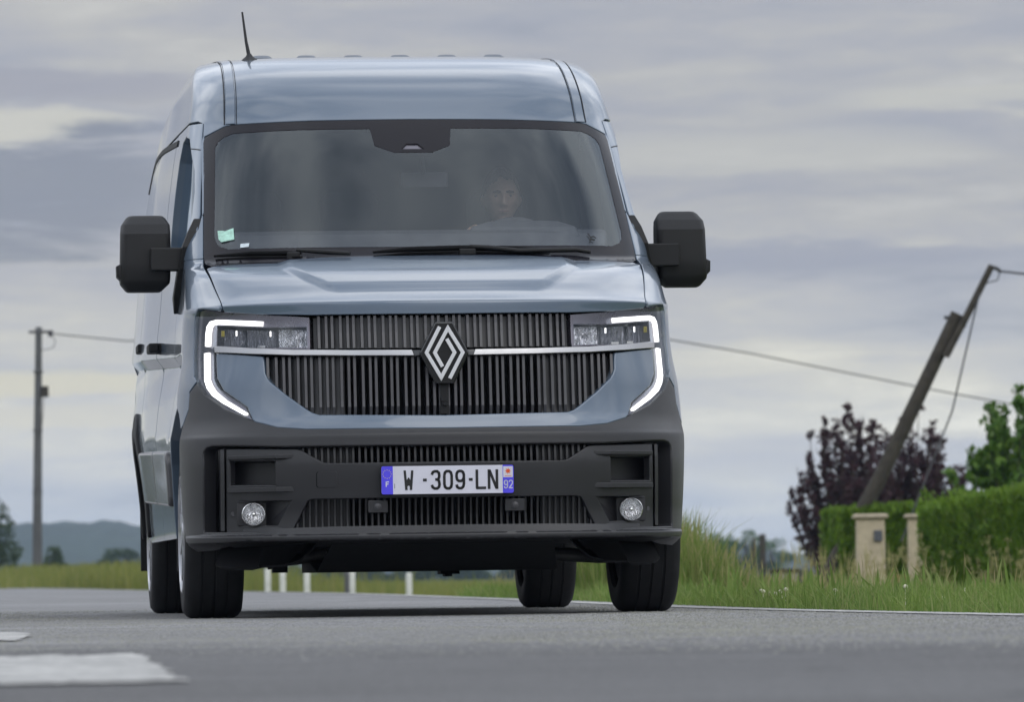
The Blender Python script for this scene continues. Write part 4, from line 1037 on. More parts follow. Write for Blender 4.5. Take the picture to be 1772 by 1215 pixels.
EN = np.stack([_d[:, 1], -_d[:, 0]], 1)              # outward (to the right of travel away from the camera)
def side_dist(x, y):
    x = np.asarray(x, float).ravel(); y = np.asarray(y, float).ravel(); out = np.empty(len(x))
    for i in range(0, len(x), 4000):
        dx_ = x[i:i + 4000, None] - EC[None, :, 0]; dy_ = y[i:i + 4000, None] - EC[None, :, 1]
        k = (dx_ ** 2 + dy_ ** 2).argmin(1); j = np.arange(len(k))
        out[i:i + 4000] = dx_[j, k] * EN[k, 0] + dy_[j, k] * EN[k, 1]
    return out
def smooth01(t): t = np.clip(t, 0, 1); return t * t * (3 - 2 * t)
def ground_z(x, y):
    d = side_dist(x, y); y = np.asarray(y, float).ravel()
    out = -.03 - .20 * smooth01(d / 3.0) - .45 * smooth01((d - 1.5) / 13)
    return np.where(d > 0, out, -.03) + 0 * y
def strip(name, o0, o1, z, mat, kind='structure', sub=1, i0=0, i1=None):
    P = EC[i0:i1]; N_ = EN[i0:i1]; k = max(2, sub + 1); V = []; F = []
    for p, n in zip(P, N_):
        for j in range(k):
            o = o0 + (o1 - o0) * j / (k - 1); V.append((p[0] + n[0] * o, p[1] + n[1] * o, z))
    for i in range(len(P) - 1):
        for j in range(k - 1):
            a = i * k + j; F.append((a, a + 1, a + k + 1, a + k))
    o = mesh_obj(name, V, F, mat, smooth=180); o['kind'] = kind
    return o
gx = np.concatenate([np.linspace(-500, -60, 18), np.linspace(-50, -16, 12), np.linspace(-15, 20, 71), np.linspace(22, 60, 14), np.linspace(80, 500, 15)])
gy = np.concatenate([np.linspace(-420, -20, 14), np.linspace(-10, 150, 161), np.linspace(156, 320, 40), np.linspace(360, 2500, 40)])
GX, GY = np.meshgrid(gx, gy)
GZ = ground_z(GX, GY)
nx_, ny_ = len(gx), len(gy)
ii, jj = np.meshgrid(np.arange(ny_ - 1), np.arange(nx_ - 1), indexing='ij'); a_ = (ii * nx_ + jj).ravel()
gr = mesh_obj('ground', np.stack([GX.ravel(), GY.ravel(), GZ], 1), np.stack([a_, a_ + 1, a_ + nx_ + 1, a_ + nx_], 1), M['ground'], smooth=180)
gr['kind'] = 'structure'
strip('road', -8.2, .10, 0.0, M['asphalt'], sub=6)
strip('edge_line', -.20, -.05, .004, M['marking'], i0=8)
dr_ = np.random.default_rng(8)
def dash(left, right):
    """painted dash between two side lines (x, y) running away from the camera, with worn ragged edges"""
    nu, nv = 26, 40; u = np.linspace(0, 1, nu); v = np.linspace(0, 1, nv)
    rag = lambda m, a: np.convolve(dr_.normal(0, a, m + 4), np.ones(3) / 3, 'same')[2:-2] * 1.6
    def along(line, t):
        L = np.array(line, float); c = np.concatenate([[0], np.cumsum(np.linalg.norm(np.diff(L, axis=0), axis=1))]); return np.stack([np.interp(t * c[-1], c, L[:, q]) for q in (0, 1)], -1)
    e0, e1, el_, er_ = rag(nu, .07), rag(nu, .10), rag(nv, .008), rag(nv, .010)
    A, B = along(left, v), along(right, v); V = []
    for a in range(nv):
        for b_ in range(nu):
            q = A[a] * (1 - u[b_]) + B[a] * u[b_]; V.append((q[0] + el_[a] * (1 - u[b_]) + er_[a] * u[b_], q[1] + e0[b_] * (1 - v[a]) + e1[b_] * v[a], .004))
    F = [(a * nu + b_, a * nu + b_ + 1, (a + 1) * nu + b_ + 1, (a + 1) * nu + b_) for a in range(nv - 1) for b_ in range(nu - 1)]
    o = mesh_obj('road_dash', V, F, M['marking']); o['kind'] = 'structure'
dash([(-.92, 8.62), (-1.05, 10.4), (-1.22, 12.2)], [(-.515, 8.95), (-.66, 10.4), (-.81, 12.05)])
dash([(-1.72, 15.1), (-1.80, 16.5), (-1.90, 17.6)], [(-1.33, 15.3), (-1.40, 16.5), (-1.50, 17.6)])
dash([(-2.35, 21.2), (-2.58, 24.0)], [(-1.98, 21.2), (-2.20, 24.0)])

# ------------------------------------------------------------------ wooded hill behind
def hill_h(x):
    f = pchip([-500, -300, -181, -172, -150, -132, -90, -20, 30, 58, 73, 101, 140, 300, 500], [19, 21, 20.8, 22.2, 21.8, 19.2, 17, 14, 10, 8.6, 11.8, 6.2, 5.0, 8, 10])
    return f(x)
hxs = np.linspace(-500, 500, 900); rows = [(-60, .0), (-45, .55), (-30, .78), (-15, .92), (0, 1.0), (60, .9), (200, 0)]
bmp = np.zeros_like(hxs)
for fr, am in ((.9, .35), (.37, .6), (.13, .7), (1.9, .2)):
    bmp += am * np.sin(hxs * fr + RNG.uniform(0, 6)) * (0.6 + .4 * np.sin(hxs * fr * .31 + 1))
hv = []; hf = []
for k, (dy_, m_) in enumerate(rows):
    rb = np.roll(bmp, 37 * k) * (1 if 0 < m_ else 0)
    for x, h, q in zip(hxs, hill_h(hxs), rb): hv.append((x, 2050 + dy_ * 4, -.8 + h * m_ + q * m_))
nh = len(hxs)
for k in range(len(rows) - 1):
    for i in range(nh - 1): a = k * nh + i; hf.append((a, a + 1, a + nh + 1, a + nh))
hl_o = mesh_obj('hill', hv, hf, M['hill'], smooth=180); hl_o['kind'] = 'structure'

# ------------------------------------------------------------------ plants
def leaf_quads(C, size, rng, tall=1.0, up=0.0):
    """one small leaf-shaped face (4 corners) per centre"""
    n = len(C); a = rng.normal(size=(n, 3)); a[:, 2] += up; a /= np.linalg.norm(a, axis=1, keepdims=True)
    b = rng.normal(size=(n, 3)); b -= a * (a * b).sum(1, keepdims=True); b /= np.linalg.norm(b, axis=1, keepdims=True)
    s = size * rng.uniform(.6, 1.3, (n, 1))
    V = np.stack([C - a * s * tall, C + b * s * .45, C + a * s * tall, C - b * s * .45], 1).reshape(-1, 3)
    F = np.arange(4 * n).reshape(n, 4)
    return V, F
def big_mesh(name, V, F, mat, parent=None):
    me = bpy.data.meshes.new(name); V = np.asarray(V, np.float32); F = np.asarray(F, np.int32); n, k = F.shape
    me.vertices.add(len(V)); me.vertices.foreach_set('co', V.ravel())
    me.loops.add(n * k); me.loops.foreach_set('vertex_index', F.ravel())
    me.polygons.add(n); me.polygons.foreach_set('loop_start', np.arange(0, n * k, k, dtype=np.int32))
    try: me.polygons.foreach_set('loop_total', np.full(n, k, np.int32))
    except Exception: pass
    me.materials.append(mat); me.update(calc_edges=True)
    o = bpy.data.objects.new(name, me); COL.objects.link(o)
    if parent: o.parent = parent
    return o
def shrub(name, loc, h, w, nb, leaf, nleaf, mat, seed, label, cat, group=None, spread=.55, trunk_h=.15, depth=None, droop=0.0, bark='bark', jit=.055):
    """tapered trunk, limbs that fan out and many small leaves set along the limbs"""
    rng = np.random.default_rng(seed); t = empty(name, loc); tag(t, label, cat, group)
    depth = depth or w; tr = MB(); tips = []; C = []
    tr.tube([(0, 0, -.1), (.02 * w, 0, trunk_h * h * .6), (0, .02, trunk_h * h * 1.2)], [.045 * w * .6, .04 * w * .6, .03 * w * .6], 10)
    for k in range(nb):
        ang = rng.uniform(0, 2 * math.pi); rad = rng.uniform(.1, 1.0) ** .7
        ex, ey = math.cos(ang) * rad * w / 2, math.sin(ang) * rad * depth / 2
        top = h * (1 - .35 * rad ** 2) * rng.uniform(.62, 1.0)
        p0 = np.array([0, 0, trunk_h * h * rng.uniform(.5, 1.1)]); p3 = np.array([ex, ey, top])
        p1 = p0 + np.array([ex * spread, ey * spread, (top - p0[2]) * .3]); p2 = p0 * .25 + p3 * .75 + rng.normal(size=3) * .04 * w
        ts = np.linspace(0, 1, 7)[:, None]
        P = (1 - ts) ** 3 * p0 + 3 * (1 - ts) ** 2 * ts * p1 + 3 * (1 - ts) * ts ** 2 * p2 + ts ** 3 * p3
        P[:, 2] -= droop * (ts[:, 0] ** 3) * h * rad
        tr.tube([tuple(p) for p in P], list(np.linspace(.018, .004, 7) * w * .6), 5, cap=False)
        m = nleaf // nb
        # side twigs carry the leaves in clumps
        nt = max(3, m // 14)
        for q in range(nt):
            u = rng.uniform(.22, 1.0); b0 = P[int(u * 6)] * (1 - (u * 6) % 1) + P[min(6, int(u * 6) + 1)] * ((u * 6) % 1)
            d = rng.normal(size=3); d[2] = abs(d[2]) * .7 + .3; d /= np.linalg.norm(d); L = jit * w * 2.2 * rng.uniform(.4, 1.2) * (1.15 - .5 * u)
            k2 = 14; v = rng.uniform(0, 1, (k2, 1)); C.append(b0 + d * L * v + rng.normal(size=(k2, 3)) * jit * w * .30)
    C = np.concatenate(C); C = C[C[:, 2] > .02 * h]
    tr.build('trunk', M[bark], t, smooth=70, fix=False)
    V, F = leaf_quads(C, leaf, rng, 1.0, .6); big_mesh('crown', V, F, M[mat], t)
    return t
def blob_tree(name, loc, h, w, nleaf, leaf, mat, seed, label, cat, group=None, low=.15):
    """tree far off: a crown of leaf clumps round several limb ends, with gaps between"""
    rng = np.random.default_rng(seed); t = empty(name, loc); tag(t, label, cat, group)
    tr = MB(); tr.tube([(0, 0, -.3), (0, 0, h * .35), (.02 * w, 0, h * .75)], [.05 * h, .04 * h, .012 * h], 8); C = []
    nb = 22
    for k in range(nb):
        a = rng.uniform(0, 2 * math.pi); e_ = rng.uniform(low, 1.0); r = w / 2 * math.sqrt(max(.05, 1 - (2 * e_ - 1.05) ** 2)) * rng.uniform(.5, 1.0)
        c = np.array([math.cos(a) * r, math.sin(a) * r, h * e_ * .9 + .04 * h]); tr.tube([(0, 0, h * .2 * rng.uniform(.6, 1.6)), tuple(c * .7 + np.array([0, 0, .05 * h])), tuple(c)], [.02 * h, .01 * h, .004 * h], 5, cap=False)
        m = nleaf // nb; q = rng.normal(size=(m, 3)); q /= np.linalg.norm(q, axis=1, keepdims=True); C.append(c + q * (rng.uniform(.35, 1, (m, 1)) ** .5) * np.array([.19 * w, .19 * w, .13 * h]))
    C = np.concatenate(C); C = C[C[:, 2] > 0]
    tr.build('trunk', M['bark'], t, smooth=70, fix=False)
    V, F = leaf_quads(C, leaf, rng, 1.0, .3); big_mesh('crown', V, F, M[mat], t)
    return t
def hedge(name, pts, width, zb, sprays, seed, label):
    """clipped conifer hedge: dark inside, upright feathery sprays all over the faces. pts = (x, y, top z)"""
    rng = np.random.default_rng(seed); t = empty(name, (pts[0][0], pts[0][1], zb)); tag(t, label, 'hedge')
    P = np.array(pts, float); seg = np.linalg.norm(np.diff(P[:, :2], axis=0), axis=1); cum = np.concatenate([[0], np.cumsum(seg)])
    ox, oy = pts[0][0], pts[0][1]
    def at(u): return np.stack([np.interp(u, cum, P[:, i]) for i in range(3)], -1)
    d = (P[-1, :2] - P[0, :2]); d /= np.linalg.norm(d); n = np.array([d[1], -d[0]])
    core = []; 
    for u in np.linspace(.08, cum[-1] - .08, 40):
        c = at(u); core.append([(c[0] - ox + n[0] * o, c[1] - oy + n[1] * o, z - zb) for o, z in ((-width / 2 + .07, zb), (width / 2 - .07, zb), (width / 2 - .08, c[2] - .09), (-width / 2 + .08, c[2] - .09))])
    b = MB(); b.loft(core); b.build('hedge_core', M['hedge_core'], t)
    m = sprays; u = rng.uniform(0, cum[-1], m); c = at(u); w_ = width / 2
    face = rng.choice(4, m, p=[.42, .22, .28, .08]); h = rng.uniform(0, 1, m); o = np.where(face == 0, w_, np.where(face == 1, -w_, rng.uniform(-w_, w_, m)))
    wav = .035 * np.sin(u * 5 + h * 7) + .03 * np.sin(u * 11.3 + 2) + .02 * np.sin(h * 19 + u * 3)
    o = np.where(face == 0, o + wav - .03, o); z = np.where(face == 2, c[:, 2] + wav * .8, zb + (c[:, 2] - zb) * h)
    end = face == 3; uu = np.where(rng.uniform(size=m) < .5, 0, cum[-1]); ce = at(uu); c = np.where(end[:, None], ce, c)
    C = np.stack([c[:, 0] - ox + n[0] * o, c[:, 1] - oy + n[1] * o, z - zb], 1) + rng.normal(size=(m, 3)) * .02
    out = np.stack([n[0] * np.sign(o) * (face < 2), n[1] * np.sign(o) * (face < 2), np.zeros(m)], 1)
    ax = out * .55 + np.array([0, 0, 1.0]) + rng.normal(size=(m, 3)) * .35; ax /= np.linalg.norm(ax, axis=1, keepdims=True)
    s = rng.uniform(.035, .085, (m, 1)); bb = rng.normal(size=(m, 3)); bb -= ax * (ax * bb).sum(1, keepdims=True); bb /= np.linalg.norm(bb, axis=1, keepdims=True)
    V = np.stack([C - ax * s * .7, C + bb * s * .32, C + ax * s, C - bb * s * .32], 1).reshape(-1, 3)
    big_mesh('foliage', V, np.arange(4 * m).reshape(m, 4), M['hedge'], t)
    return t
def blades(name, x, y, hgt, wid, mat, seed, label=None, lean=.35, head=False):
    rng = np.random.default_rng(seed); n = len(x); z = ground_z(x, y) - .01
    a = rng.uniform(0, 2 * math.pi, n); le = rng.normal(0, lean, n) * hgt
    dx_, dy_ = np.cos(a) * le, np.sin(a) * le * .6
    tw = rng.uniform(-.9, .9, n); wx, wy = np.cos(tw) * wid / 2, np.sin(tw) * wid / 2
    def P(t, k): return np.stack([x + dx_ * t ** 1.8, y + dy_ * t ** 1.8, z + hgt * t * (1 - .12 * t * np.abs(le / hgt))], 1), np.stack([wx * k, wy * k, np.zeros(n)], 1)
    lv = [(0, 1), (.5, .85), (.85, .5), (1.0, .06)] if not head else [(0, .55), (.70, .45), (.74, 1.3), (.86, 2.0), (1.0, .3)]
    R_ = []
    for t, k in lv:
        c, w_ = P(t, k); R_ += [c - w_, c + w_]
    m = len(lv) * 2; V = np.stack(R_, 1).reshape(-1, 3); base = (np.arange(n) * m)[:, None]
    F = np.concatenate([base + np.array([[2 * i, 2 * i + 1, 2 * i + 3, 2 * i + 2]]) for i in range(len(lv) - 1)])
    o = big_mesh(name, V, F, M[mat]); o['kind'] = 'stuff'
    if label: o['label'] = label; o['category'] = 'grass'
    return o
def edge_x(y): return np.interp(y, EC[:, 1][np.argsort(EC[:, 1])], EC[:, 0][np.argsort(EC[:, 1])])

def scatter(n, y0, y1, d0, d1, rng, wmax=.100):
    x, y = scatter_all(n, y0, y1, d0, d1, rng, wmax); k = ~((y > 42) & (x < -.2)); return x[k], y[k]
def scatter_all(n, y0, y1, d0, d1, rng, wmax=.100):
    """points beside the road's outer edge, inside the part of the land the photograph could see"""
    y = y0 * (y1 / y0) ** rng.uniform(0, 1, n * 3); ex = edge_x(y)
    lo = np.maximum(ex + d0, -wmax * y - .4); hi = np.minimum(ex + d1, wmax * y + .6)
    ok = hi > lo; y, lo, hi = y[ok], lo[ok], hi[ok]
    # keep the density even over the visible width
    keep = rng.uniform(0, (hi - lo).max(), len(y)) < (hi - lo); y, lo, hi = y[keep][:n], lo[keep][:n], hi[keep][:n]
    return rng.uniform(lo, hi), y
# stone chips standing out of the worn surface
cr = np.random.default_rng(91); n = 90000
cy = 10.5 * (30 / 10.5) ** cr.uniform(0, 1, n); cx = cr.uniform(-1, 1, n) * (.098 * cy + .15); ce = edge_x(cy); k = (cx < ce - .02) & (cr.uniform(0, 1, n) < smooth01((cy - 10.5) / 7)); cx, cy = cx[k], cy[k]; n = len(cx)
cs = cr.uniform(.003, .0065, n); ch = cr.uniform(.0006, .0020, n) * (.6 + .8 * (np.sin(cx * 1.7 + .4 * np.sin(cy)) > .2)); ca = cr.uniform(0, 6.28, n)
cc = []
for q in range(4): cc.append(np.stack([cx + cs * np.cos(ca + q * math.pi / 2), cy + cs * np.sin(ca + q * math.pi / 2), np.full(n, -.0005)], 1))
for q in range(4): cc.append(np.stack([cx + cs * .55 * np.cos(ca + .3 + q * math.pi / 2), cy + cs * .55 * np.sin(ca + .3 + q * math.pi / 2), ch], 1))
CV = np.stack(cc, 1).reshape(-1, 3); b8 = (np.arange(n) * 8)[:, None]
CF = np.concatenate([b8 + np.array([[4, 5, 6, 7]])] + [b8 + np.array([[q, (q + 1) % 4, 4 + (q + 1) % 4, 4 + q]]) for q in range(4)])
o = big_mesh('stone_chips', CV, CF, M['chips']); tag(o, 'loose grey stone chips in the worn asphalt surface', 'gravel', kind='stuff')
rg = np.random.default_rng(5)
# short grass right at the tarmac
x, y = scatter(26000, 17.5, 60, .06, .9, rg)
blades('short_grass', x, y, rg.uniform(.05, .13, len(x)) * (1 + .4 * np.sin(x * 3 + y)), np.maximum(.005, y * .00016), 'grass_fresh', 1, 'short bright green grass along the edge of the tarmac', lean=.5)
# verge
x, y = scatter(90000, 18.5, 95, .35, 40, rg)
d = x - edge_x(y); patch = .5 + .5 * np.sin(x * 1.3 + y * .21) * np.sin(y * .37 + 1.3 * x + 1)
hg = (.075 + .11 * smooth01(d / 2.5)) * rg.uniform(.55, 1.25, len(x)) * (.75 + .5 * patch)
blades('verge_grass', x, y, hg, np.maximum(.005, y * .00017), 'grass', 2, 'mixed green verge grass right of the van', lean=.38)
# tall seeding grass in drifts
x, y = scatter(3600, 22, 74, .7, 30, rg)
k = (np.sin(x * 2.1 + y * .15) + np.sin(y * .5 - x) + rg.normal(0, .7, len(x))) > .5; x, y = x[k], y[k]
blades('seeding_grass', x, y, rg.uniform(.18, .36, len(x)), np.maximum(.0022, y * .00006), 'straw', 3, 'straw coloured seeding grass stalks standing in the verge', lean=.22, head=True)
# the tall drift just behind the van's right flank
y = rg.uniform(34, 44, 16000); x = edge_x(y) + .3 + np.abs(rg.normal(0, .95, 16000)); k = (x < 2.1) & (x > .25); x, y = x[k], y[k]
blades('tall_grass_drift', x, y, (.60 - .38 * smooth01((x - .95) / .65)) * rg.uniform(.6, 1.15, len(x)), np.full(len(x), .0065), 'grass', 4, 'tall dry grass drift rising behind the rear of the van', lean=.25)
blades('seeding_grass', x[:3600], y[:3600], rg.uniform(.35, .66, len(x[:3600])) - .34 * smooth01((x[:3600] - .95) / .65), np.full(len(x[:3600]), .0032), 'straw', 6, 'straw coloured tall stalks in the drift behind the van', lean=.2, head=True)
# airy flowering panicles on tall stalks before the pillars and the hedge
pr_ = np.random.default_rng(17); PC = []; PS = MB()
for k in range(95):
    py_ = pr_.uniform(50, 66); pxx = pr_.uniform(.050, .098) * py_; hgt = pr_.uniform(.35, .85) * (1.0 if pxx / py_ > .062 else .8); z0 = float(ground_z(pxx, py_)[0]); lx = pr_.normal(0, .10)
    PS.tube([(pxx, py_, z0), (pxx + lx * .4, py_, z0 + hgt * .6), (pxx + lx, py_, z0 + hgt)], [.004, .003, .002], 4, cap=False)
    for q in range(5):
        u_ = pr_.uniform(.72, 1.0); c_ = np.array([pxx + lx * u_ ** 1.5 + pr_.normal(0, .022), py_ + pr_.normal(0, .03), z0 + hgt * u_]); PC.append(c_ + pr_.normal(size=(9, 3)) * np.array([.011, .011, .016]))
PC = np.concatenate(PC); V, F = leaf_quads(PC, .011, pr_, 1.2, .8)
o = big_mesh('flowering_grass', np.concatenate([V, np.array(PS.V, np.float32)]), np.concatenate([F, np.array(PS.F) + len(V)]), M['straw']); tag(o, 'airy pale flowering grass panicles before the pillars and tall hedge', 'grass', kind='stuff')
# a few tall flowering stalks near the gate pillars
y = rg.uniform(58, 66, 70); x = rg.uniform(2.6, 4.2, 70)
blades('seeding_grass', x, y, rg.uniform(.45, .85, 70), np.full(70, .007), 'straw', 7, 'pale flowering grass stalks standing before the gate pillars', lean=.15, head=True)
# field beyond the bend, and the far side of the road at the left
y = 118 * (330 / 118) ** rg.uniform(0, 1, 30000); x = rg.uniform(-12, 18, 30000); k = np.abs(x) < .105 * y; x, y = x[k], y[k]
blades('field_grass', x, y, rg.uniform(.30, .62, len(x)), np.maximum(.012, y * .0002), 'far_grass', 8, 'yellow green field grass behind the white posts', lean=.3)
t_ = rg.uniform(118, 215, 30000); t_ = np.interp(t_, EC[:, 1][np.argsort(EC[:, 1])], _ts[np.argsort(EC[:, 1])])
oo = .15 + np.abs(rg.normal(0, 3.0, 30000)); px_, py_ = _ex(t_), _ey(t_); nn = np.stack([np.interp(t_, _ts, EN[:, 0]), np.interp(t_, _ts, EN[:, 1])], 1)
x, y = px_ + nn[:, 0] * oo, py_ + nn[:, 1] * oo; k = (np.abs(x) < .11 * y) & (x < 0); x, y, oo = x[k], y[k], oo[k]
blades('roadside_grass', x, y, (.30 + .45 * smooth01(oo / 2.5)) * rg.uniform(.6, 1.2, len(x)), np.maximum(.02, y * .0002), 'far_grass', 9, 'rough yellow green grass along the far bend at the left', lean=.28)
y = rg.uniform(19, 34, 700); x = edge_x(y) + .25 + np.abs(rg.normal(0, .8, 700)); k = x < .105 * y
blades('broad_weeds', x[k], y[k], rg.uniform(.07, .15, k.sum()), rg.uniform(.018, .036, k.sum()), 'grass_fresh', 12, 'broad leaved weeds among the short grass by the tarmac', lean=.6)
y = rg.uniform(21, 40, 900); x = edge_x(y) + .5 + np.abs(rg.normal(0, 1.1, 900)); k = (x < .105 * y)
blades('leafy_weeds', x[k], y[k], rg.uniform(.12, .27, k.sum()), rg.uniform(.010, .026, k.sum()), 'grass_fresh', 13, 'yellow green leafy weeds growing through the verge grass', lean=.35)
y = rg.uniform(52, 74, 1500); x = rg.uniform(2.6, 7.2, 1500)
blades('leafy_weeds', x, y, rg.uniform(.2, .50, 1500), rg.uniform(.016, .04, 1500), 'grass_fresh', 14, 'leafy weeds and rough grass at the foot of the gate pillars and hedge', lean=.3)
fl = MB()
for k in range(46):
    y = rg.uniform(20, 27); x = edge_x(y) + rg.uniform(.25, 1.1); z = float(ground_z(x, y)[0]) + rg.uniform(.05, .13); fl.lathe([(0, .011), (.008, .007), (.011, 0), (.007, -.007), (0, -.01)], (x, y, z), 'z', 8)
    fl.tube([(x, y, z - .12), (x, y, z)], .0015, 4)
o = fl.build('clover_flowers', M['flower'], smooth=80, fix=False); tag(o, 'small white clover heads in the short roadside grass', 'flowers', kind='stuff')

gz = lambda x, y: float(ground_z(x, y)[0])
plum_l = 'purple leaved plum tree '
shrub('plum_tree', (6.25, 108, gz(6.25, 108)), 4.15, 2.3, 90, .056, 18000, 'plum', 21, 'purple leaved plum tree with bare tips left of the leaning pole', 'tree', 'purple plum trees behind the hedge', trunk_h=.10, jit=.036, spread=.8)
shrub('plum_tree', (7.75, 110, gz(7.75, 110)), 4.0, 2.7, 100, .056, 21000, 'plum', 22, 'purple leaved plum tree behind the leaning pole and stay wire', 'tree', 'purple plum trees behind the hedge', trunk_h=.10, jit=.036, spread=.8)
shrub('laurel_bush', (8.30, 92, gz(8.30, 92)), 4.0, 2.5, 60, .085, 15000, 'laurel', 23, 'bright green leafy bush rising behind the tall hedge at the right edge', 'bush', trunk_h=.1, jit=.05)
shrub('laurel_bush', (7.0, 90.5, gz(7.0, 90.5)), 2.3, 1.1, 12, .065, 1800, 'laurel', 24, 'small light green shoot between plum tree and tall hedge', 'bush', trunk_h=.15)
hedge('conifer_hedge', [(6.16, 79, .94), (6.45, 75, 1.04), (7.2, 67, 1.16), (8.3, 58, 1.25)], 1.1, -.62, 70000, 31, 'tall clipped bright green conifer hedge right of the gate pillars')
hedge('conifer_hedge', [(4.74, 85.25, .98), (5.3, 85.3, 1.03), (6.9, 85.8, 1.06)], .9, -.66, 28000, 32, 'lower conifer hedge behind the cream gate pillar with grey box')

# far trees, each its own
blob_tree('field_tree', (-28.0, 300, -.7), 5.2, 3.9, 3600, .12, 'tree_leaf', 41, 'dark tree at the left edge beyond the grass', 'tree')
blob_tree('field_tree', (-26.1, 320, -.7), 2.7, 1.6, 1400, .11, 'tree_leaf', 46, 'low dark bush close beside the utility pole', 'bush')
blob_tree('field_tree', (-41.8, 600, -.7), 3.9, 5.6, 2600, .2, 'tree_leaf', 42, 'round blue green tree in front of the hill near the van', 'tree')
blob_tree('field_tree', (-46.8, 640, -.7), 2.4, 4.6, 1600, .2, 'tree_leaf', 47, 'low bush between utility pole and round tree', 'bush')
for i_, (x, y, h_, w_) in enumerate(((-27.8, 205, 7.0, 2.2), (-31.2, 208, 6.0, 3.0), (-34.0, 215, 7.4, 3.2))):
    blob_tree('field_tree', (x, y, -.5), h_, w_, 2600, .17, 'tree_leaf', 60 + i_, 'roadside tree seen only as a dark reflection in the flank of the van', 'tree', 'trees reflected in the flank of the van', low=.05)
blob_tree('field_tree', (19.5, 560, -.7), 4.3, 3.6, 2400, .16, 'tree_leaf_mid', 43, 'far green tree rising above the tall grass beside the van', 'tree', 'far green trees by the dark post')
blob_tree('field_tree', (24.2, 600, -.7), 4.9, 4.6, 2600, .17, 'tree_leaf_mid', 44, 'far green tree just left of the dark wooden post', 'tree', 'far green trees by the dark post')
blob_tree('field_tree', (28.8, 640, -.7), 4.2, 5.0, 2600, .17, 'tree_leaf_mid', 45, 'far green tree just right of the dark wooden post', 'tree', 'far green trees by the dark post')
# wood far behind, seen as one mass under the van
rr_ = np.random.default_rng(77); n = 30000; wx = rr_.uniform(-46, 17, n); cl = 2.6 + 1.3 * np.sin(wx * .5) + .8 * np.sin(wx * 1.3 + 2)
C = np.stack([wx, 760 + rr_.uniform(-6, 6, n), -.8 + cl * rr_.uniform(0, 1, n) ** .6], 1)
V, F = leaf_quads(C, .35, rr_); o = big_mesh('far_wood', V, F, M['tree_leaf']); tag(o, 'blue green belt of far woodland seen below the van', 'woodland', kind='stuff')

# ------------------------------------------------------------------ poles, posts, wires, pillars
t = empty('utility_pole', (-13.86, 165, -.5)); tag(t, 'upright grey utility pole with top bracket standing in grass at the left', 'utility pole')
b = MB(); b.tube([(0, 0, 0), (.03, 0, 2.5), (.13, 0, 8.02)], [.155, .135, .095], 14)
for z in (3.2, 5.0, 6.7): b.tube([(z * .0165 - .01, 0, z), (z * .0165 - .01, 0, z + .05)], .15, 14)
b.build('pole_shaft', M['concrete'], t, smooth=50)
b = MB(); b.box(-.16, .55, -.06, .0, 7.84, 7.92); b.tube([(.47, -.03, 7.88), (.47, -.03, 7.74)], .07, 8); b.build('top_bracket', M['wire'], t, bevel=.01)
b = MB(); b.box(.20, .40, -.16, -.02, 5.98, 6.30); b.tube([(.27, -.08, 6.0), (.22, -.1, 5.3), (.13, -.12, 4.9)], .012, 6); b.build('junction_box', M['weathered'], t, bevel=.01)
b = MB(); b.tube([(.50, -.03, 7.78), (.62, -.03, 7.62), (.55, -.03, 7.42), (.30, -.05, 7.35), (.13, -.08, 7.40)], .012, 6); b.build('cable_loop', M['wire'], t, smooth=60)
b = MB(); b.tube([(-13.40, 164.97, 7.33), (-11.08, 163, 7.0), (-7, 159, 6.75), (-2, 155, 6.58), (1.5, 152, 6.45), (4.18, 150, 6.273), (6.31, 150, 5.875), (8.59, 150, 5.383), (10.87, 150, 4.892), (13.0, 150, 4.464), (16.5, 150, 3.85)], .018, 6)
tag(b.build('overhead_cable', M['wire'], smooth=60), 'thin overhead cable crossing the sky behind the van', 'cable')
t = empty('leaning_pole', (4.45, 85, -.55)); tag(t, 'weathered timber pole leaning right with a thin pole strapped to its top', 'utility pole')
b = MB(); pts = [(0.0, 0, 0), (.19, 0, .58), (1.0, 0, 2.02), (2.22, 0, 4.50)]; b.tube(pts, [.135, .125, .115, .10], 14); b.build('pole_shaft', M['weathered'], t, smooth=50)
b = MB(); b.tube([(2.02, -.11, 3.86), (2.38, -.11, 4.52), (2.735, -.11, 5.21)], [.058, .055, .05], 10); b.build('top_extension', M['weathered'], t, smooth=50)
b = MB(); 
for q in ((2.06, 3.95), (2.28, 4.35)): b.tube([(q[0] - .14, -.06, q[1] + .02), (q[0] + .06, -.06, q[1] - .04)], .02, 6)
b.box(2.02, 2.10, -.05, .05, 4.42, 4.47); b.build('pole_strap', M['wire'], t)
b = MB(); b.tube([(2.73, -.11, 5.19), (2.82, -.11, 5.16), (2.86, -.11, 5.12)], .03, 8); b.tube([(2.86, -.11, 5.12), (2.82, -.11, 4.99), (2.66, -.11, 4.95)], .010, 6); b.build('insulator', M['wire'], t, smooth=60)
b = MB(); b.tube([(7.31, 84.9, 4.575), (7.75, 84.6, 4.50), (8.6, 84, 4.37), (9.6, 83, 4.25)], .016, 6); tag(b.build('overhead_cable', M['wire'], smooth=60), 'short cable running right from the top of the leaning pole', 'cable')
b = MB(); b.tube([(7.02, 84.88, 4.36), (6.52, 84.4, 2.48), (5.93, 84, 1.10), (5.70, 83.9, .55)], .014, 6); tag(b.build('stay_wire', M['wire'], smooth=60), 'thin stay wire dropping from the leaning pole to the hedge', 'wire')

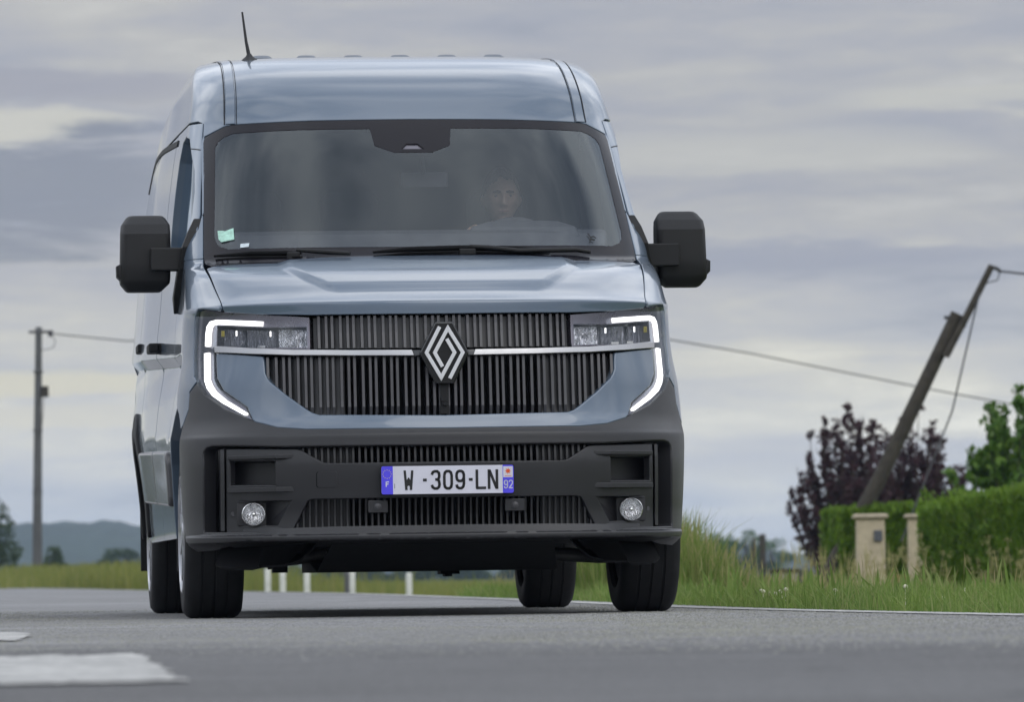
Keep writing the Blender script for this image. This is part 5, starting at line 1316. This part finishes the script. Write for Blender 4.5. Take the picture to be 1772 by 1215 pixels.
def pillar(loc, w, h, label, capw, caph, name='gate_pillar', group=None):
    t = empty(name, loc); tag(t, label, 'pillar', group)
    b = MB(); b.loft([[(x, y, z) for x, y, z in rrect(-w / 2 * k, w / 2 * k, -w / 2 * k, w / 2 * k, .015, z)] for k, z in ((1.02, 0), (1.0, .3 * h), (.955, h - caph))]); b.build('shaft', M['render'], t, smooth=30)
    b = MB(); b.loft([[(x, y, z) for x, y, z in rrect(-capw / 2 * k, capw / 2 * k, -capw / 2 * k, capw / 2 * k, .02, z)] for k, z in ((.9, h - caph), (1.0, h - caph * .75), (1.0, h - caph * .35), (.86, h))]); b.build('cap', M['capstone'], t, smooth=30)
    return t
p = pillar((4.685, 75, -.50), .38, 1.38, 'cream rendered gate pillar with a small grey box on its face', .455, .07, group='cream gate pillars')
b = MB(); b.box(.035, .145, -.225, -.185, 1.02, 1.16); b.box(.055, .125, -.229, -.222, 1.10, 1.145); b.build('intercom_box', M['grey_box'], p, bevel=.008)
pillar((5.70, 80.6, -.55), .27, 1.47, 'cream gate pillar half hidden by the tall hedge', .36, .06, group='cream gate pillars')
pillar((6.20, 84.2, -.58), .26, 1.66, 'cap of a third pillar peeping over the hedge corner', .34, .08, group='cream gate pillars')
b = MB(); b.box(5.20, 5.36, 77.8, 77.9, -.6, .03); b.box(5.19, 5.37, 77.79, 77.91, .03, .06); tag(b.build('wooden_board', M['ochre'], bevel=.01), 'small ochre board standing at the foot of the half hidden pillar', 'board')
t = empty('low_wall', (3.50, 74, -.4)); tag(t, 'low pale concrete block with dark cap in the grass left of the pillars', 'wall')
b = MB(); b.box(-.16, .16, -.2, .2, 0, .52); b.build('wall_block', M['lowwall'], t, bevel=.015)
b = MB(); b.box(-.19, .19, -.23, .23, .521, .575); b.build('wall_cap', M['weathered'], t, bevel=.012)
b = MB(); b.loft([[(x, y, z) for x, y, z in rrect(3.70 - k, 3.84 + k, 73.9 - k, 74.05 + k, .03, z)] for k, z in ((0, -.4), (.02, .10), (.02, .16), (-.03, .21))]); tag(b.build('plastic_bin', M['blue_bin'], smooth=40), 'dark blue grey bin beside the low concrete block', 'bin')
for i, (x, mt, lb) in enumerate(((-4.785, 'post_white', 'first white marker post, nearest the front wheel'), (-4.495, 'post_white', 'second white marker post, close beside the first'), (-4.026, 'post_white', 'third white marker post in the grass under the van'), (-3.256, 'concrete', 'thin grey post right against a white marker post'), (-3.155, 'post_white', 'white marker post with the grey post beside it'), (-2.055, 'post_white', 'rightmost white marker post, standing apart with its top in view'))):
    z0 = gz(x, 110) - .1; top = .33 if i < 5 else .21
    b = MB(); r_ = .062 if mt == 'post_white' else .05
    b.loft([[(x + k * p_[0], 110 + k * p_[1], z) for p_ in [(math.cos(a * math.pi / 6), math.sin(a * math.pi / 6)) for a in range(12)]] for k, z in ((r_, z0), (r_ * .97, (z0 + top) / 2), (r_ * .95, top - .03), (r_ * .7, top))])
    tag(b.build('marker_post', M[mt], smooth=40), lb, 'post', 'marker posts along the field')
b = MB(); b.loft([[(8.70 + k * math.cos(a * math.pi / 5), 200 + k * math.sin(a * math.pi / 5), z) for a in range(10)] for k, z in ((.13, -1), (.12, .5), (.115, 1.38), (.09, 1.42))]); tag(b.build('fence_post', M['weathered'], smooth=40), 'dark weathered wooden post far off in the field', 'post')
b = MB(); b.loft([[(8.39 + k * math.cos(a * math.pi / 5), 200 + k * math.sin(a * math.pi / 5), z) for a in range(10)] for k, z in ((.06, -1), (.055, .9), (.04, 1.28))]); tag(b.build('fence_post', M['bark'], smooth=40), 'thin brown stake just left of the dark wooden post', 'post')
# ------------------------------------------------------------------ the driver, sitting in the cab
def to_world(p):
    c, s = math.cos(VAN_YAW), math.sin(VAN_YAW); return (VAN_O[0] + c * p[0] - s * p[1], VAN_O[1] + s * p[0] + c * p[1], p[2])
PO = Vector((.44, 2.06, .98))
person = empty('person', to_world(PO), VAN_YAW)
tag(person, 'driver with short fair brown hair and dark jacket behind the wheel of the van', 'person')
def grown(nodes, edges, root, sub=2):
    """surface grown round a skeleton of joints (x, y, z, radius)"""
    me = bpy.data.meshes.new('tmp'); me.from_pydata([n[:3] for n in nodes], edges, [])
    o = bpy.data.objects.new('tmp', me); COL.objects.link(o)
    o.modifiers.new('skin', 'SKIN')
    if not me.skin_vertices:
        bm = bmesh.new(); bm.from_mesh(me); bm.verts.layers.skin.verify(); bm.to_mesh(me); bm.free()
    for i, n in enumerate(nodes):
        r = n[3]; me.skin_vertices[0].data[i].radius = r if isinstance(r, tuple) else (r, r); me.skin_vertices[0].data[i].use_root = (i == root)
    s = o.modifiers.new('sub', 'SUBSURF'); s.levels = sub; s.render_levels = sub
    bpy.context.view_layer.update()
    dg = bpy.context.evaluated_depsgraph_get(); ev = o.evaluated_get(dg); m2 = ev.to_mesh()
    V = [tuple(v.co) for v in m2.vertices]; F = [tuple(p.vertices) for p in m2.polygons]; ev.to_mesh_clear()
    bpy.data.objects.remove(o); bpy.data.meshes.remove(me)
    return V, F
body = MB()
wc = Vector((.46, 1.66, 1.485)) - PO; wz = Vector((0, .42, .907)).normalized()
rim_at = lambda a: wc + .195 * (math.cos(R(a)) * Vector((1, 0, 0)) + math.sin(R(a)) * wz)
wrist = {}
for sd, a in ((-1, 143), (1, 37)):
    P = rim_at(a); rad = (P - wc).normalized(); tan = Vector((0, 1, 0)).cross(rad).normalized() * 1.0; yv = Vector((0, 1, 0))
    W_ = P + rad * .045 + yv * .085 - Vector((0, 0, .035)); wrist[sd] = W_
    pc = P + rad * .038 + yv * .040
    nodes = [(*W_, .024), (*pc, (.020, .026))]; edges = [(0, 1)]
    for k, (o, L) in enumerate(((-.030, .92), (-.010, 1.0), (.011, 1.05), (.031, .95))):
        b0 = P + tan * o
        js = [b0 + rad * .036 + yv * .014, b0 + rad * .030 * L - yv * .014, b0 + rad * .008 - yv * .029, b0 - rad * .014 * L - yv * .020]
        i0 = len(nodes); nodes += [(*j, r) for j, r in zip(js, (.0105, .0095, .0088, .0075))]
        edges += [(1, i0), (i0, i0 + 1), (i0 + 1, i0 + 2), (i0 + 2, i0 + 3)]
    up = tan if tan.z > 0 else -tan
    js = [P + rad * .010 + yv * .034 + up * .020, P - rad * .012 + yv * .020 + up * .036, P - rad * .020 + yv * .006 + up * .052]
    i0 = len(nodes); nodes += [(*j, r) for j, r in zip(js, (.012, .0105, .0085))]; edges += [(1, i0), (i0, i0 + 1), (i0 + 1, i0 + 2)]
    V, F = grown(nodes, edges, 1); body.add(V, F, 1)
nodes = [(0, .03, .02, (.15, .11)), (0, .02, .22, (.15, .10)), (0, .0, .42, (.165, .105)), (0, .02, .56, (.10, .07)), (0, .02, .64, .056), (0, .005, .73, .052)]
edges = [(0, 1), (1, 2), (2, 3), (3, 4), (4, 5)]
for sd in (-1, 1):
    W_ = wrist[sd]; sh = Vector((sd * .175, .015, .515)); el_ = Vector((sd * .275, -.12, .27)); i0 = len(nodes)
    nodes += [(*sh, .066), (*el_, .048), (*(el_ * .45 + W_ * .55), .043), (*W_, .031)]
    edges += [(3, i0), (i0, i0 + 1), (i0 + 1, i0 + 2), (i0 + 2, i0 + 3)]
    i0 = len(nodes); nodes += [(sd * .10, -.18, .03, .085), (sd * .15, -.46, .06, .065), (sd * .15, -.58, -.25, .05)]; edges += [(0, i0), (i0, i0 + 1), (i0 + 1, i0 + 2)]
V, F = grown(nodes, edges, 0); Vz = np.array(V)
kf = [f for f in F]; nk = [f for f in kf if np.mean([Vz[i][2] for i in f]) > .615 and abs(np.mean([Vz[i][0] for i in f])) < .08]
ks = set(map(tuple, nk)); body.add(V, [f for f in kf if tuple(f) not in ks], 0); body.add(V, nk, 1)
# head with brow, eye sockets, nose, lips, chin and ears
HC = np.array((0.0, -.015, .798)); nu, nv = 72, 54; hv = []; hf = []
for j in range(nv + 1):
    ph = math.pi * j / nv
    for i in range(nu):
        t = 2 * math.pi * i / nu; d = np.array((math.sin(ph) * math.sin(t), -math.sin(ph) * math.cos(t), math.cos(ph)))
        x, y, z = d * np.array((.0755, .096, .121))
        low = max(0.0, -z / .12); x *= 1 - .26 * low ** 1.6
        if y < 0: y *= 1 - .06 * low; 
        else: y *= 1 - .25 * low ** 1.3
        if y < .01:
            g = lambda cx, cz, sx, sz: math.exp(-((x - cx) / sx) ** 2 - ((z - cz) / sz) ** 2)
            o = .0
            ridge = max(0, min(1, (.022 - z) / .058)) if z > -.036 else max(0, 1 - (-.036 - z) / .010)
            o += math.exp(-(x / (.009 + .006 * ridge)) ** 2) * (.006 + .020 * ridge) * (1 if -.05 < z < .03 else 0)
            o += .006 * (g(.012, -.036, .007, .007) + g(-.012, -.036, .007, .007))
            o -= .014 * (g(.031, .004, .016, .009) + g(-.031, .004, .015, .009))
            o += .005 * (g(.031, .003, .010, .005) + g(-.031, .003, .010, .005))
            o += .005 * (g(.030, .024, .020, .006) + g(-.030, .024, .020, .006))
            o += .005 * (g(.045, -.022, .016, .016) + g(-.045, -.022, .016, .016))
            o += .005 * g(0, -.058, .022, .004) + .0055 * g(0, -.069, .019, .004) - .005 * g(0, -.0635, .026, .0022)
            o += .008 * g(0, -.100, .020, .014) - .003 * g(0, -.082, .02, .005)
            y -= o
        ear = math.exp(-((y - .012) / .017) ** 2 - ((z + .012) / .030) ** 2); x += math.copysign(.015 * ear, x) if abs(x) > .03 else 0
        hv.append(HC + np.array((x, y, z)))
for j in range(nv):
    for i in range(nu):
        a, b_ = j * nu + i, j * nu + (i + 1) % nu; hf.append((a, a + nu, b_ + nu, b_))
body.add(hv, hf, 1)
body.build('body', [M['jacket'], M['skin']], person, smooth=180)
# short hair: a shell over the skull, ragged along the hairline
rg2 = np.random.default_rng(3); V = []; F = []; idx = {}
for j in range(nv + 1):
    ph = math.pi * j / nv
    for i in range(nu):
        t = 2 * math.pi * i / nu; d = np.array((math.sin(ph) * math.sin(t), -math.sin(ph) * math.cos(t), math.cos(ph)))
        k = 1.0 + .055 * (1 + .5 * math.sin(7 * t + 3 * ph) * .6 + rg2.normal(0, .15)); V.append(HC + d * np.array((.0765, .100, .124)) * k + np.array((0, .004, 0)))
def hairy(j, i):
    ph = math.pi * j / nv; t = 2 * math.pi * i / nu; f = (1 + math.cos(t)) / 2
    return ph < R(50) * f ** 1.6 + R(112) * (1 - f ** 1.6) + R(3) * math.sin(9 * t)
for j in range(nv):
    for i in range(nu):
        if hairy(j, i): a, b_ = j * nu + i, j * nu + (i + 1) % nu; F.append((a, a + nu, b_ + nu, b_))
mesh_obj('hair', V, F, M['hair'], person, smooth=180)
for sd in (-1, 1):
    c = HC + np.array((sd * .031, -.0775, .003))
    b = MB(); b.lathe([(0, .006), (.005, .005), (.007, 0), (.005, -.005), (0, -.0062)], tuple(c), 'y', 16); b.build('eye', M['eye'], person, smooth=80)
    b = MB(); b.lathe([(0, -.0078), (.0036, -.007), (.004, -.005)], tuple(c), 'y', 14); b.build('iris', M['iris'], person, smooth=80)
    b = MB(); b.tube([tuple(HC + np.array((sd * q, yy, zz_))) for q, yy, zz_ in ((.012, -.100, .019), (.026, -.0985, .023), (.046, -.088, .020))], [.0035, .0045, .003], 8); b.build('eyebrow', M['brow'], person, smooth=80)
b = MB(); b.tube([tuple(HC + np.array((q, yy, -.0635))) for q, yy in ((-.023, -.0855), (-.010, -.096), (0, -.0985), (.010, -.096), (.023, -.0855))], [.001, .003, .0034, .003, .001], 8); b.build('lips', M['lip'], person, smooth=80)
b = MB(); b.loft([[(p[0] * k, p[1] * k * 1.05 + .012, z) for p in [(math.cos(a * math.pi / 10), math.sin(a * math.pi / 10)) for a in range(20)]] for k, z in ((.085, .585), (.072, .625), (.066, .655))], cap=False); b.build('collar', M['jacket'], person, smooth=70, fix=False)
# ------------------------------------------------------------------ air
hz_m = bpy.data.materials.new('haze_air'); hz_m.use_nodes = True
hn = NT(hz_m.node_tree); hn.n.clear()
ho = hn.new('ShaderNodeOutputMaterial'); hv_ = hn.new('ShaderNodeVolumePrincipled')
hv_.inputs['Color'].default_value = (0.55, 0.72, 1.0, 1)
hv_.inputs['Density'].default_value = 0.00015
hv_.inputs['Anisotropy'].default_value = 0.1
hn.link(hv_.outputs[0], ho.inputs['Volume'])
b = MB(); b.box(-530, 530, -450, 2990, -4, 34)
hz_o = b.build('haze', hz_m); hz_o['kind'] = 'stuff'
